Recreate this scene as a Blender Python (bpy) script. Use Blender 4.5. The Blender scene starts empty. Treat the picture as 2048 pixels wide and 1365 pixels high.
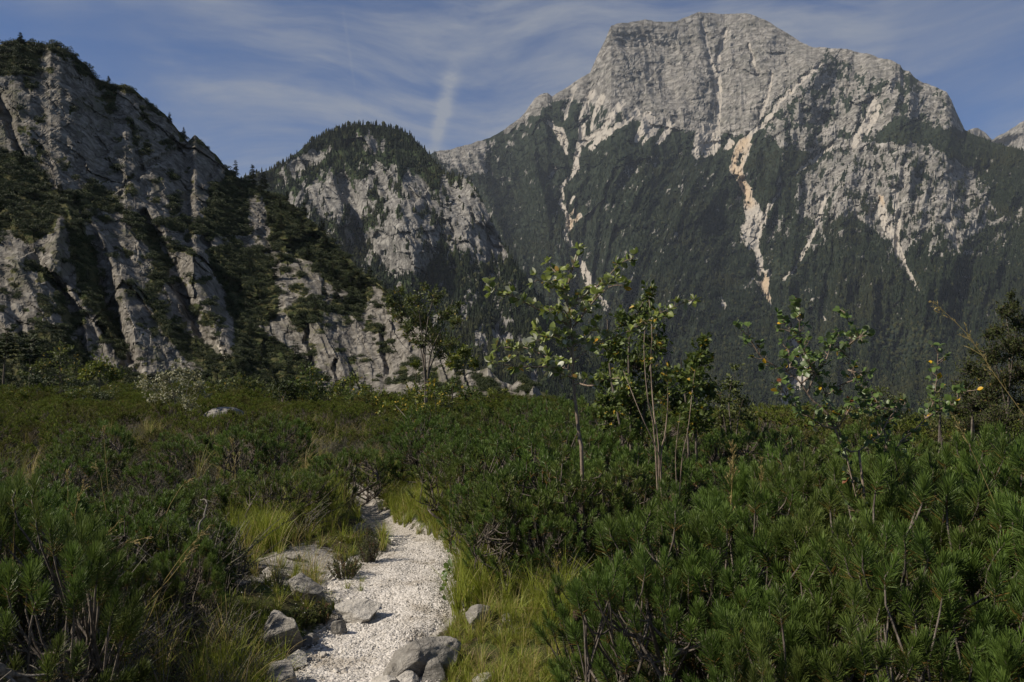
import bpy, math, random
import numpy as np
from mathutils import Matrix, Vector

# ------------------------------------------------------------------ camera, sky, sun, exposure
sc = bpy.context.scene
COL = sc.collection
RES_W, RES_H = 2048.0, 1365.0
FPX = 1593.0                      # focal length in photograph pixels (28 mm)
HORIZON = 750.0
PITCH = math.atan((HORIZON - RES_H / 2) / FPX)
CAMZ = 1.65
cam_d = bpy.data.cameras.new('camera')
cam_d.sensor_width = 36.0
cam_d.lens = FPX / RES_W * 36.0
cam_d.clip_start = 0.05
cam_d.clip_end = 40000
cam = bpy.data.objects.new('camera', cam_d)
COL.objects.link(cam)
cam.location = (0, 0, CAMZ)
cam.rotation_euler = (math.pi / 2 + PITCH, 0, 0)
sc.camera = cam

SUN_AZ = math.radians(-104)        # measured from +Y towards +X : left of the view, a touch behind
SUN_EL = math.radians(40)
sun_vec = Vector((math.sin(SUN_AZ) * math.cos(SUN_EL), math.cos(SUN_AZ) * math.cos(SUN_EL), math.sin(SUN_EL)))
sun_d = bpy.data.lights.new('sun', 'SUN')
sun_d.energy = 5.0
sun_d.angle = math.radians(0.53)
sun_d.color = (1.0, 0.91, 0.78)
sun = bpy.data.objects.new('sun', sun_d)
COL.objects.link(sun)
sun.rotation_euler = sun_vec.to_track_quat('Z', 'Y').to_euler()

world = bpy.data.worlds.new('World')
sc.world = world
world.use_nodes = True
SKY_STRENGTH = 0.056

sc.view_settings.view_transform = 'Standard'
sc.view_settings.look = 'None'
sc.view_settings.gamma = 1.0
sc.view_settings.use_curve_mapping = False
sc.view_settings.exposure = 0.40
sc.cycles.use_denoising = True
try:
    sc.cycles.denoiser = 'OPENIMAGEDENOISE'
    sc.cycles.denoising_input_passes = 'RGB_ALBEDO_NORMAL'
except Exception:
    pass
sc.cycles.max_bounces = 6
sc.cycles.diffuse_bounces = 3
sc.cycles.glossy_bounces = 2
sc.cycles.transmission_bounces = 3
sc.cycles.transparent_max_bounces = 6
sc.cycles.volume_bounces = 0
sc.cycles.caustics_reflective = False
sc.cycles.caustics_refractive = False


# ------------------------------------------------------------------ node helpers
class NT:
    def __init__(self, tree):
        self.t = tree
        tree.nodes.clear()

    def n(self, kind, **kw):
        nd = self.t.nodes.new(kind)
        for k, v in kw.items():
            if k.startswith('i_'):
                key = k[2:]
                key = int(key) if key.isdigit() else key.replace('_', ' ')
                self.set(nd.inputs[key], v)
            else:
                setattr(nd, k, v)
        return nd

    def set(self, sock, v):
        if isinstance(v, bpy.types.NodeSocket):
            self.t.links.new(v, sock)
        elif v is not None:
            if isinstance(v, (tuple, list)) and len(v) == 3 and sock.type == 'RGBA':
                v = (*v, 1.0)
            sock.default_value = v

    def math(self, op, a, b=None, c=None, clamp=False):
        nd = self.t.nodes.new('ShaderNodeMath')
        nd.operation = op
        nd.use_clamp = clamp
        self.set(nd.inputs[0], a)
        if b is not None:
            self.set(nd.inputs[1], b)
        if c is not None:
            self.set(nd.inputs[2], c)
        return nd.outputs[0]

    def vmath(self, op, a, b=None):
        nd = self.t.nodes.new('ShaderNodeVectorMath')
        nd.operation = op
        self.set(nd.inputs[0], a)
        if b is not None:
            self.set(nd.inputs[1], b)
        return nd.outputs[0]

    def mix(self, fac, a, b, blend='MIX'):
        nd = self.t.nodes.new('ShaderNodeMix')
        nd.data_type = 'RGBA'
        nd.blend_type = blend
        self.set(nd.inputs[0], fac)
        self.set(nd.inputs[6], a)
        self.set(nd.inputs[7], b)
        return nd.outputs[2]

    def remap(self, v, a, b, c=0.0, d=1.0, smooth=True):
        nd = self.t.nodes.new('ShaderNodeMapRange')
        nd.interpolation_type = 'SMOOTHSTEP' if smooth else 'LINEAR'
        self.set(nd.inputs[0], v)
        for i, q in enumerate((a, b, c, d)):
            self.set(nd.inputs[i + 1], q)
        return nd.outputs[0]

    def noise(self, vec, scale, detail=4.0, rough=0.55, dist=0.0):
        nd = self.t.nodes.new('ShaderNodeTexNoise')
        self.set(nd.inputs['Vector'], vec)
        nd.inputs['Scale'].default_value = scale
        nd.inputs['Detail'].default_value = detail
        nd.inputs['Roughness'].default_value = rough
        nd.inputs['Distortion'].default_value = dist
        return nd.outputs[0]

    def attr(self, name, out='Fac'):
        nd = self.t.nodes.new('ShaderNodeAttribute')
        nd.attribute_name = name
        return nd.outputs[out]

    def mapping(self, vec, scale=(1, 1, 1), rot=(0, 0, 0), loc=(0, 0, 0)):
        nd = self.t.nodes.new('ShaderNodeMapping')
        self.set(nd.inputs[0], vec)
        nd.inputs['Scale'].default_value = scale
        nd.inputs['Rotation'].default_value = rot
        nd.inputs['Location'].default_value = loc
        return nd.outputs[0]


def new_mat(name):
    m = bpy.data.materials.new(name)
    m.use_nodes = True
    return m, NT(m.node_tree)


def finish(nt, color, rough=0.8, bump=None, bump_s=0.5, bump_d=0.1, spec=0.3, translucent=0.0, tcol=None):
    p = nt.n('ShaderNodeBsdfPrincipled')
    nt.set(p.inputs['Base Color'], color)
    nt.set(p.inputs['Roughness'], rough)
    nt.set(p.inputs['Specular IOR Level'], spec)
    if bump is not None:
        b = nt.n('ShaderNodeBump')
        b.inputs['Strength'].default_value = bump_s
        b.inputs['Distance'].default_value = bump_d
        nt.set(b.inputs['Height'], bump)
        nt.set(p.inputs['Normal'], b.outputs[0])
    out = nt.n('ShaderNodeOutputMaterial')
    sh = p.outputs[0]
    if translucent > 0:
        tr = nt.n('ShaderNodeBsdfTranslucent')
        nt.set(tr.inputs['Color'], tcol if tcol is not None else color)
        ms = nt.n('ShaderNodeMixShader')
        ms.inputs[0].default_value = translucent
        nt.t.links.new(sh, ms.inputs[1])
        nt.t.links.new(tr.outputs[0], ms.inputs[2])
        sh = ms.outputs[0]
    nt.t.links.new(sh, out.inputs['Surface'])


# ------------------------------------------------------------------ the sky: Nishita air with thin cirrus
def build_sky():
    nt = NT(world.node_tree)
    sky = nt.n('ShaderNodeTexSky', sky_type='NISHITA')
    sky.sun_disc = False
    sky.sun_elevation = SUN_EL
    sky.sun_rotation = SUN_AZ
    sky.altitude = 1500
    sky.air_density = 1.0
    sky.dust_density = 0.3
    sky.ozone_density = 1.6
    d = nt.n('ShaderNodeTexCoord').outputs['Generated']
    sep = nt.n('ShaderNodeSeparateXYZ')
    nt.set(sep.inputs[0], d)
    x, y, z = sep.outputs
    comb = nt.n('ShaderNodeCombineXYZ')
    nt.set(comb.inputs[0], nt.math('ARCTAN2', x, y))
    nt.set(comb.inputs[1], nt.math('ARCSINE', z))
    warp = nt.n('ShaderNodeTexNoise')
    nt.set(warp.inputs['Vector'], comb.outputs[0])
    warp.inputs['Scale'].default_value = 2.2
    warp.inputs['Detail'].default_value = 2
    p = nt.vmath('ADD', comb.outputs[0], nt.vmath('MULTIPLY', nt.vmath('SUBTRACT', warp.outputs['Color'], (0.5, 0.5, 0.5)), (0.22, 0.16, 0)))
    # long fibres drifting to the upper right, over a broad patchy veil
    fib = nt.noise(nt.mapping(p, (1.0, 5.5, 1), (0, 0, math.radians(-20))), 2.6, 8, 0.62, 0.3)
    veil = nt.noise(nt.mapping(p, (1.0, 2.0, 1), (0, 0, math.radians(-14)), (3.1, 0.6, 0)), 2.0, 4, 0.5, 0.2)
    fine = nt.noise(nt.mapping(p, (1.6, 12.0, 1), (0, 0, math.radians(-26))), 4.0, 6, 0.65, 0.3)
    cl = nt.math('MULTIPLY', nt.remap(veil, 0.33, 0.56, 0.12, 1.0), nt.remap(fib, 0.36, 0.62, 0.2, 1.0))
    cl = nt.math('ADD', nt.math('MULTIPLY', cl, 0.76), 0.0)
    cl = nt.math('MULTIPLY', cl, nt.remap(fine, 0.3, 0.7, 0.7, 1.15))
    # a feathered plume above the saddle, and an old contrail, both at their place in the sky
    az = nt.math('DIVIDE', x, y)
    el = nt.math('DIVIDE', z, y)
    def streak(px0, py0, px1, py1, w0, w1, amp, tex):
        a0, e0 = (px0 - 1024) / FPX, (HORIZON - py0) / FPX
        a1, e1 = (px1 - 1024) / FPX, (HORIZON - py1) / FPX
        t = nt.remap(el, min(e0, e1), max(e0, e1), 0 if e0 < e1 else 1, 1 if e0 < e1 else 0, False)
        cx = nt.math('ADD', nt.math('MULTIPLY', t, a1 - a0), a0)
        w = nt.math('ADD', nt.math('MULTIPLY', t, w1 - w0), w0)
        wob = nt.math('MULTIPLY', nt.math('SUBTRACT', fine, 0.5), w)
        q = nt.math('DIVIDE', nt.math('ADD', nt.math('SUBTRACT', az, cx), wob), w)
        g = nt.math('POWER', 2.718, nt.math('MULTIPLY', nt.math('MULTIPLY', q, q), -1.0))
        lo, hi = min(e0, e1), max(e0, e1)
        end = nt.math('MULTIPLY', nt.remap(el, lo - 0.035, lo + 0.03), nt.remap(el, hi - 0.03, hi + 0.035, 1, 0))
        v = nt.math('MULTIPLY', nt.math('MULTIPLY', g, end), amp)
        v = nt.math('MULTIPLY', v, nt.remap(tex, 0.25, 0.7, 0.35, 1.1))
        return nt.math('MULTIPLY', v, nt.math('GREATER_THAN', y, 0.05))
    ftex = nt.noise(nt.mapping(d, (26, 8, 70), (0, math.radians(25), 0)), 1.0, 4, 0.6, 0.6)
    for s in (streak(868, 285, 905, 135, 0.008, 0.012, 0.8, ftex),
              streak(706, 175, 680, 10, 0.0016, 0.0022, 0.13, ftex),
              streak(716, 300, 712, 200, 0.003, 0.003, 0.12, ftex)):
        cl = nt.math('ADD', cl, s)
    cl = nt.math('MINIMUM', cl, 0.9)
    tint = nt.mix(1.0, sky.outputs[0], (0.52, 0.77, 1.10), 'MULTIPLY')
    bw = nt.n('ShaderNodeRGBToBW')
    nt.set(bw.inputs[0], tint)
    cloud = nt.n('ShaderNodeCombineColor')
    for i, k in enumerate((CLOUD_V * 0.90, CLOUD_V * 0.97, CLOUD_V * 1.10)):
        cloud.inputs[i].default_value = k
    col = nt.mix(nt.math('MULTIPLY', cl, nt.remap(z, 0.0, 0.08, 0.3, 1.0)), tint, cloud.outputs[0])
    bg = nt.n('ShaderNodeBackground')
    bg.inputs['Strength'].default_value = SKY_STRENGTH
    nt.set(bg.inputs[0], col)
    out = nt.n('ShaderNodeOutputWorld')
    nt.t.links.new(bg.outputs[0], out.inputs[0])


CLOUD_V = 4.6
HAZE_DENSITY = 0.000034
build_sky()

# ------------------------------------------------------------------ maths helpers
cP, sP = math.cos(PITCH), math.sin(PITCH)


def ray(px, py):
    """direction(s) through photograph pixel(s), scaled so that the horizontal length is 1"""
    a = (np.asarray(px, float) - RES_W / 2) / FPX
    b = (RES_H / 2 - np.asarray(py, float)) / FPX
    dx = a
    dy = cP - sP * b
    dz = sP + cP * b
    h = np.sqrt(dx * dx + dy * dy)
    return np.stack([dx / h, dy / h, dz / h], -1)


def at_range(px, py, r):
    d = ray(px, py) * np.asarray(r, float)[..., None]
    d[..., 2] += CAMZ
    return d


def pt(px, py, Y):
    """the point of that pixel's direction at depth Y (metres along the view)"""
    d = ray(px, py)
    return np.array([d[0] / d[1] * Y, Y, CAMZ + d[2] / d[1] * Y])


def project(P):
    x, y, z = P[..., 0], P[..., 1], P[..., 2] - CAMZ
    dep = y * cP + z * sP
    up = -y * sP + z * cP
    return RES_W / 2 + FPX * x / dep, RES_H / 2 - FPX * up / dep


def on_ground(px, py, z=0.0):
    d = ray(px, py)
    k = (z - CAMZ) / d[2]
    return np.array([d[0] * k, d[1] * k, z])


def hash3(ix, iy, iz, seed):
    h = (ix.astype(np.int64) * 374761393 + iy.astype(np.int64) * 668265263 + iz.astype(np.int64) * 2147483647 + seed * 974634777)
    h &= 0xFFFFFFFF
    h = ((h ^ (h >> 13)) * 1274126177) & 0xFFFFFFFF
    h = ((h ^ (h >> 16)) * 2246822519) & 0xFFFFFFFF
    h ^= h >> 15
    return (h & 0xFFFFFF) / float(0xFFFFFF) * 2 - 1


def vnoise(x, y, z=None, seed=0):
    x = np.asarray(x, float)
    y = np.asarray(y, float)
    z = np.zeros_like(x) if z is None else np.asarray(z, float)
    x, y, z = np.broadcast_arrays(x, y, z)
    ix, iy, iz = np.floor(x), np.floor(y), np.floor(z)
    fx, fy, fz = x - ix, y - iy, z - iz
    u, v, w = [f * f * f * (f * (f * 6 - 15) + 10) for f in (fx, fy, fz)]
    flat = not np.any(fz)
    r = 0
    for dz in ((0,) if flat else (0, 1)):
        wz = 1.0 if flat else (w if dz else 1 - w)
        for dy in (0, 1):
            wy = v if dy else 1 - v
            for dx in (0, 1):
                wx = u if dx else 1 - u
                r = r + wx * wy * wz * hash3(ix + dx, iy + dy, iz + dz, seed)
    return r


def fbm(x, y, z=None, octv=5, gain=0.5, lac=2.03, seed=0):
    a, s, t = 1.0, 0.0, 0.0
    for o in range(octv):
        f = lac ** o
        s = s + a * vnoise(np.asarray(x) * f, np.asarray(y) * f, None if z is None else np.asarray(z) * f, seed + o * 17)
        t += a
        a *= gain
    return s / t


def ridged(x, y, z=None, octv=4, gain=0.5, lac=2.1, seed=0):
    a, s, t = 1.0, 0.0, 0.0
    for o in range(octv):
        f = lac ** o
        n = 1 - np.abs(vnoise(np.asarray(x) * f, np.asarray(y) * f, None if z is None else np.asarray(z) * f, seed + o * 31)) * 1.6
        s = s + a * n
        t += a
        a *= gain
    return s / t


def facets(x, y, seed):
    """broken rock: every cell is its own tilted plane"""
    x, y = np.broadcast_arrays(np.asarray(x, float), np.asarray(y, float))
    ix, iy = np.floor(x), np.floor(y)
    best = np.full(x.shape, 9.0)
    h = np.zeros(x.shape)
    z0 = np.zeros_like(ix)
    for a in (-1, 0, 1):
        for b in (-1, 0, 1):
            cx, cy = ix + a, iy + b
            fx = cx + 0.5 + 0.45 * hash3(cx, cy, z0, seed)
            fy = cy + 0.5 + 0.45 * hash3(cx, cy, z0 + 1, seed)
            d = (x - fx) ** 2 + (y - fy) ** 2
            v = 0.45 * hash3(cx, cy, z0 + 2, seed) + hash3(cx, cy, z0 + 3, seed) * (x - fx) + hash3(cx, cy, z0 + 4, seed) * (y - fy)
            m = d < best
            best = np.where(m, d, best)
            h = np.where(m, v, h)
    return h


def sstep(a, b, x):
    t = np.clip((np.asarray(x, float) - a) / (b - a), 0, 1)
    return t * t * (3 - 2 * t)


def in_poly(px, py, poly):
    inside = np.zeros(np.shape(px), bool)
    n = len(poly)
    for i in range(n):
        x0, y0 = poly[i]
        x1, y1 = poly[(i + 1) % n]
        if y0 == y1:
            continue
        c = (py < y0) != (py < y1)
        xi = (x1 - x0) * (py - y0) / (y1 - y0) + x0
        inside ^= c & (px < xi)
    return inside.astype(float)


def stroke(px, py, pts, soft=0.5):
    """pts: (x, y, half width) - 1 on the polyline, 0 outside its width"""
    best = np.zeros(np.shape(px))
    for (x0, y0, w0), (x1, y1, w1) in zip(pts[:-1], pts[1:]):
        dx, dy = x1 - x0, y1 - y0
        L = dx * dx + dy * dy + 1e-9
        t = np.clip(((px - x0) * dx + (py - y0) * dy) / L, 0, 1)
        d = np.hypot(px - x0 - t * dx, py - y0 - t * dy)
        w = w0 + (w1 - w0) * t
        best = np.maximum(best, 1 - sstep(1 - soft, 1 + soft, d / w))
    return best


def unit(v):
    v = np.asarray(v, float)
    return v / (np.linalg.norm(v, axis=-1, keepdims=True) + 1e-12)


# ------------------------------------------------------------------ mesh helpers
def make_mesh(name, V, faces, mats=(), attrs=None, smooth=True, midx=None):
    """faces: list of (n, k) integer arrays"""
    me = bpy.data.meshes.new(name)
    V = np.asarray(V, np.float32).reshape(-1, 3)
    faces = [np.asarray(f, np.int32) for f in faces if len(f)]
    me.vertices.add(len(V))
    me.vertices.foreach_set('co', V.ravel())
    if faces:
        li = np.concatenate([f.ravel() for f in faces])
        cnt = np.concatenate([np.full(len(f), f.shape[1], np.int32) for f in faces])
        start = np.concatenate([[0], np.cumsum(cnt)[:-1]]).astype(np.int32)
        me.loops.add(len(li))
        me.loops.foreach_set('vertex_index', li)
        me.polygons.add(len(cnt))
        me.polygons.foreach_set('loop_start', start)
        me.polygons.foreach_set('loop_total', cnt)
        me.polygons.foreach_set('use_smooth', np.full(len(cnt), smooth, bool))
        if midx is not None:
            me.polygons.foreach_set('material_index', np.asarray(midx, np.int32))
    for m in mats:
        me.materials.append(m)
    for k, a in (attrs or {}).items():
        at = me.attributes.new(k, 'FLOAT', 'POINT')
        at.data.foreach_set('value', np.asarray(a, np.float32).ravel())
    me.update(calc_edges=True)
    return me


def add_obj(name, me, parent=None, loc=None, label=None, cat=None, group=None, kind=None):
    o = bpy.data.objects.new(name, me)
    COL.objects.link(o)
    if parent is not None:
        o.parent = parent
    if loc is not None:
        o.location = tuple(float(c) for c in loc)
    tag(o, label, cat, group, kind)
    return o


def tag(o, label=None, cat=None, group=None, kind=None):
    if label:
        o['label'] = label
    if cat:
        o['category'] = cat
    if group:
        o['group'] = group
    if kind:
        o['kind'] = kind


class MB:
    """collects tubes and leaf faces into one mesh with a per-vertex tint"""

    def __init__(self):
        self.V, self.F, self.T, self.n = [], {}, [], 0

    def add(self, V, F, tint=0.5):
        V = np.asarray(V, float).reshape(-1, 3)
        F = np.asarray(F, int)
        self.V.append(V)
        self.F.setdefault(F.shape[1], []).append(F + self.n)
        t = np.broadcast_to(np.asarray(tint, float), (len(V),))
        self.T.append(t)
        self.n += len(V)

    def tube(self, pts, rad, sides=5, tint=0.5):
        pts = np.asarray(pts, float)
        rad = np.broadcast_to(np.asarray(rad, float), (len(pts),))
        tan = np.gradient(pts, axis=0)
        tan = unit(tan)
        ref = np.array([0.31, 0.17, 0.93]) if abs(tan[0, 2]) < 0.8 else np.array([0.93, 0.3, 0.1])
        a = unit(np.cross(tan, ref))
        b = np.cross(tan, a)
        th = np.arange(sides) / sides * 2 * np.pi
        ring = pts[:, None] + rad[:, None, None] * (a[:, None] * np.cos(th)[None, :, None] + b[:, None] * np.sin(th)[None, :, None])
        n = len(pts)
        i = np.arange(n - 1)[:, None] * sides
        j = np.arange(sides)[None]
        k = (j + 1) % sides
        F = np.stack([i + j, i + k, i + sides + k, i + sides + j], -1).reshape(-1, 4)
        self.add(ring.reshape(-1, 3), F, tint)

    def mesh(self, name, mats, smooth=True):
        V = np.concatenate(self.V) if self.V else np.zeros((0, 3))
        T = np.concatenate(self.T) if self.T else np.zeros(0)
        return make_mesh(name, V, [np.concatenate(f) for f in self.F.values()], mats, {'tint': T}, smooth)


def spline(pts, n=10):
    """smooth polyline through the points (Catmull-Rom)"""
    P = np.asarray(pts, float)
    if len(P) < 3:
        t = np.linspace(0, 1, n)[:, None]
        return P[0] * (1 - t) + P[-1] * t
    Q = np.vstack([2 * P[0] - P[1], P, 2 * P[-1] - P[-2]])
    seg = len(P) - 1
    u = np.linspace(0, seg - 1e-6, n)
    i = u.astype(int)
    t = (u - i)[:, None]
    p0, p1, p2, p3 = Q[i], Q[i + 1], Q[i + 2], Q[i + 3]
    return 0.5 * (2 * p1 + (p2 - p0) * t + (2 * p0 - 5 * p1 + 4 * p2 - p3) * t ** 2 + (3 * p1 - p0 - 3 * p2 + p3) * t ** 3)


def leaf_faces(mb, pos, direction, normal, length, width, tint, fold=0.15):
    """many small pointed leaves: each a folded diamond of two triangles pairs"""
    d = unit(direction)
    nrm = unit(normal - d * np.sum(normal * d, -1, keepdims=True))
    s = np.cross(d, nrm)
    L = np.broadcast_to(np.asarray(length, float), (len(pos),))[:, None]
    W = np.broadcast_to(np.asarray(width, float), (len(pos),))[:, None]
    base = pos
    tip = pos + d * L
    lf = pos + d * L * 0.5 + s * W * 0.5 + nrm * W * fold
    rt = pos + d * L * 0.5 - s * W * 0.5 + nrm * W * fold
    V = np.stack([base, rt, tip, lf], 1).reshape(-1, 3)
    i = np.arange(len(pos))[:, None] * 4
    F = np.concatenate([i + np.array([[0, 1, 2]]), i + np.array([[0, 2, 3]])])
    mb.add(V, F, np.repeat(np.broadcast_to(tint, (len(pos),)), 4))


_scatter_trees = {}


def scatter(name, pts, scl, rot, protos, idx=None, label=None, cat=None, kind='stuff', tilt=None):
    """one object that shows copies of the prototype meshes on its points (geometry nodes)"""
    pts = np.asarray(pts, float)
    n = len(pts)
    rng = np.random.default_rng(len(name) * 7 + n)
    idx = rng.integers(0, len(protos), n) if idx is None else idx
    me = bpy.data.meshes.new(name)
    me.vertices.add(n)
    me.vertices.foreach_set('co', pts.astype(np.float32).ravel())
    scl = np.asarray(scl, float)
    if scl.ndim == 1:
        scl = np.repeat(scl[:, None], 3, 1)
    R = np.zeros((n, 3))
    R[:, 2] = rot
    if tilt is not None:
        R[:, 0] = tilt[:, 0]
        R[:, 1] = tilt[:, 1]
    for k, v in (('scl', scl), ('rot', R)):
        a = me.attributes.new(k, 'FLOAT_VECTOR', 'POINT')
        a.data.foreach_set('vector', v.astype(np.float32).ravel())
    a = me.attributes.new('pick', 'INT', 'POINT')
    a.data.foreach_set('value', idx.astype(np.int32))
    o = bpy.data.objects.new(name, me)
    COL.objects.link(o)
    tag(o, label, cat, None, kind)
    ng = bpy.data.node_groups.new(name + '_nodes', 'GeometryNodeTree')
    ng.interface.new_socket('Geometry', in_out='INPUT', socket_type='NodeSocketGeometry')
    ng.interface.new_socket('Geometry', in_out='OUTPUT', socket_type='NodeSocketGeometry')
    gi = ng.nodes.new('NodeGroupInput')
    go = ng.nodes.new('NodeGroupOutput')
    jn = ng.nodes.new('GeometryNodeJoinGeometry')

    def named(nm, typ):
        q = ng.nodes.new('GeometryNodeInputNamedAttribute')
        q.data_type = typ
        q.inputs[0].default_value = nm
        return q.outputs[0]
    s_scl, s_rot, s_pick = named('scl', 'FLOAT_VECTOR'), named('rot', 'FLOAT_VECTOR'), named('pick', 'INT')
    m2p = ng.nodes.new('GeometryNodeMeshToPoints')
    ng.links.new(gi.outputs[0], m2p.inputs[0])
    for k, p in enumerate(protos):
        cmp_ = ng.nodes.new('FunctionNodeCompare')
        cmp_.data_type = 'INT'
        cmp_.operation = 'EQUAL'
        ng.links.new(s_pick, cmp_.inputs['A'] if cmp_.inputs['A'].type == 'INT' else cmp_.inputs[2])
        ia = [s for s in cmp_.inputs if s.type == 'INT']
        ng.links.new(s_pick, ia[0])
        ia[1].default_value = k
        oi = ng.nodes.new('GeometryNodeObjectInfo')
        oi.inputs[0].default_value = p
        oi.transform_space = 'ORIGINAL'
        oi.inputs['As Instance'].default_value = True
        iop = ng.nodes.new('GeometryNodeInstanceOnPoints')
        ng.links.new(m2p.outputs[0], iop.inputs['Points'])
        ng.links.new(cmp_.outputs[0], iop.inputs['Selection'])
        ng.links.new(oi.outputs['Geometry'], iop.inputs['Instance'])
        ng.links.new(s_rot, iop.inputs['Rotation'])
        ng.links.new(s_scl, iop.inputs['Scale'])
        ng.links.new(iop.outputs[0], jn.inputs[0])
    ng.links.new(jn.outputs[0], go.inputs[0])
    md = o.modifiers.new('scatter', 'NODES')
    md.node_group = ng
    return o


def proto(name, me):
    """a prototype for scatter(): data only, never linked to the scene"""
    return bpy.data.objects.new(name, me)

# ------------------------------------------------------------------ materials of the land
def mat_mountain(name, rock_a, rock_b, veg_a, veg_b, scree, warm, s, bump_d, streak=0.6, bed=0.0):
    """bare rock, low green cover, scree and warm earth, told apart by the mesh's own masks; s = size of the detail in metres"""
    m, nt = new_mat(name)
    pos = nt.n('ShaderNodeNewGeometry').outputs['Position']
    big = nt.noise(pos, 1.0 / (s * 9), 5, 0.6)
    fine = nt.noise(pos, 1.0 / s, 6, 0.65)
    st = nt.noise(nt.mapping(pos, (1, 1, 0.16)), 1.0 / (s * 1.4), 5, 0.6, 0.4)
    rock = nt.mix(nt.remap(big, 0.3, 0.7), rock_a, rock_b)
    rock = nt.mix(nt.remap(fine, 0.3, 0.72), nt.mix(0.55, rock, (0.0, 0.0, 0.0)), nt.mix(0.22, rock, (0.5, 0.48, 0.44)))
    rock = nt.mix(nt.math('MULTIPLY', nt.remap(st, 0.5, 0.72), streak), rock, nt.mix(1.0, rock, (0.42, 0.42, 0.44), 'MULTIPLY'))
    vo = nt.n('ShaderNodeTexVoronoi', feature='DISTANCE_TO_EDGE')
    wp = nt.n('ShaderNodeTexNoise')
    nt.set(wp.inputs['Vector'], pos)
    wp.inputs['Scale'].default_value = 0.5 / s
    wp.inputs['Detail'].default_value = 4
    nt.set(vo.inputs['Vector'], nt.vmath('ADD', nt.mapping(pos, (1, 1, 0.55), (0.2, 0.35, 0)), nt.vmath('MULTIPLY', wp.outputs['Color'], (s * 3.2, s * 3.2, s * 3.2))))
    vo.inputs['Scale'].default_value = 0.42 / s
    crack = nt.math('MULTIPLY', nt.remap(vo.outputs[0], 0.0, 0.07, 1, 0), nt.remap(big, 0.40, 0.55))
    rock = nt.mix(nt.math('MULTIPLY', crack, 0.6), rock, (0.04, 0.036, 0.032))
    if bed > 0:
        bd = nt.noise(nt.mapping(pos, (0.12, 0.12, 1.0), (math.radians(9), math.radians(-12), 0)), 1.0 / (s * 1.1), 5, 0.6, 0.7)
        rock = nt.mix(nt.math('MULTIPLY', nt.remap(bd, 0.46, 0.62), bed), rock, nt.mix(0.5, rock, veg_b))
    vg = nt.mix(nt.remap(nt.noise(pos, 1.0 / (s * 0.8), 4, 0.6), 0.35, 0.65), veg_a, veg_b)
    c = nt.mix(nt.remap(nt.math('ADD', nt.attr('veg'), nt.math('MULTIPLY', nt.math('SUBTRACT', fine, 0.5), 0.7)), 0.35, 0.6), rock, vg)
    sc_ = nt.mix(nt.remap(fine, 0.3, 0.7), scree, nt.mix(0.3, scree, (0.12, 0.11, 0.1)))
    sc_ = nt.mix(nt.attr('warm'), sc_, warm)
    c = nt.mix(nt.remap(nt.math('ADD', nt.attr('scree'), nt.math('MULTIPLY', nt.math('SUBTRACT', fine, 0.5), 0.5)), 0.35, 0.6), c, sc_)
    h = nt.math('SUBTRACT', nt.math('ADD', fine, nt.math('MULTIPLY', st, 0.8)), nt.math('MULTIPLY', crack, 0.5))
    finish(nt, c, 0.95, h, 0.8, bump_d, 0.1)
    return m


M_CLIFF = mat_mountain('cliff_rock', (0.125, 0.111, 0.092), (0.21, 0.189, 0.155), (0.026, 0.036, 0.011), (0.075, 0.068, 0.028), (0.36, 0.33, 0.28), (0.33, 0.21, 0.11), 2.2, 0.6)
M_DOME = mat_mountain('dome_rock', (0.155, 0.146, 0.133), (0.25, 0.236, 0.212), (0.018, 0.03, 0.012), (0.035, 0.045, 0.018), (0.4, 0.37, 0.32), (0.3, 0.2, 0.12), 9, 2.5)
M_PEAK = mat_mountain('peak_rock', (0.195, 0.18, 0.158), (0.265, 0.245, 0.216), (0.010, 0.016, 0.010), (0.024, 0.03, 0.016), (0.35, 0.318, 0.272), (0.37, 0.27, 0.165), 20, 5, 0.45, 0.65)


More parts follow.
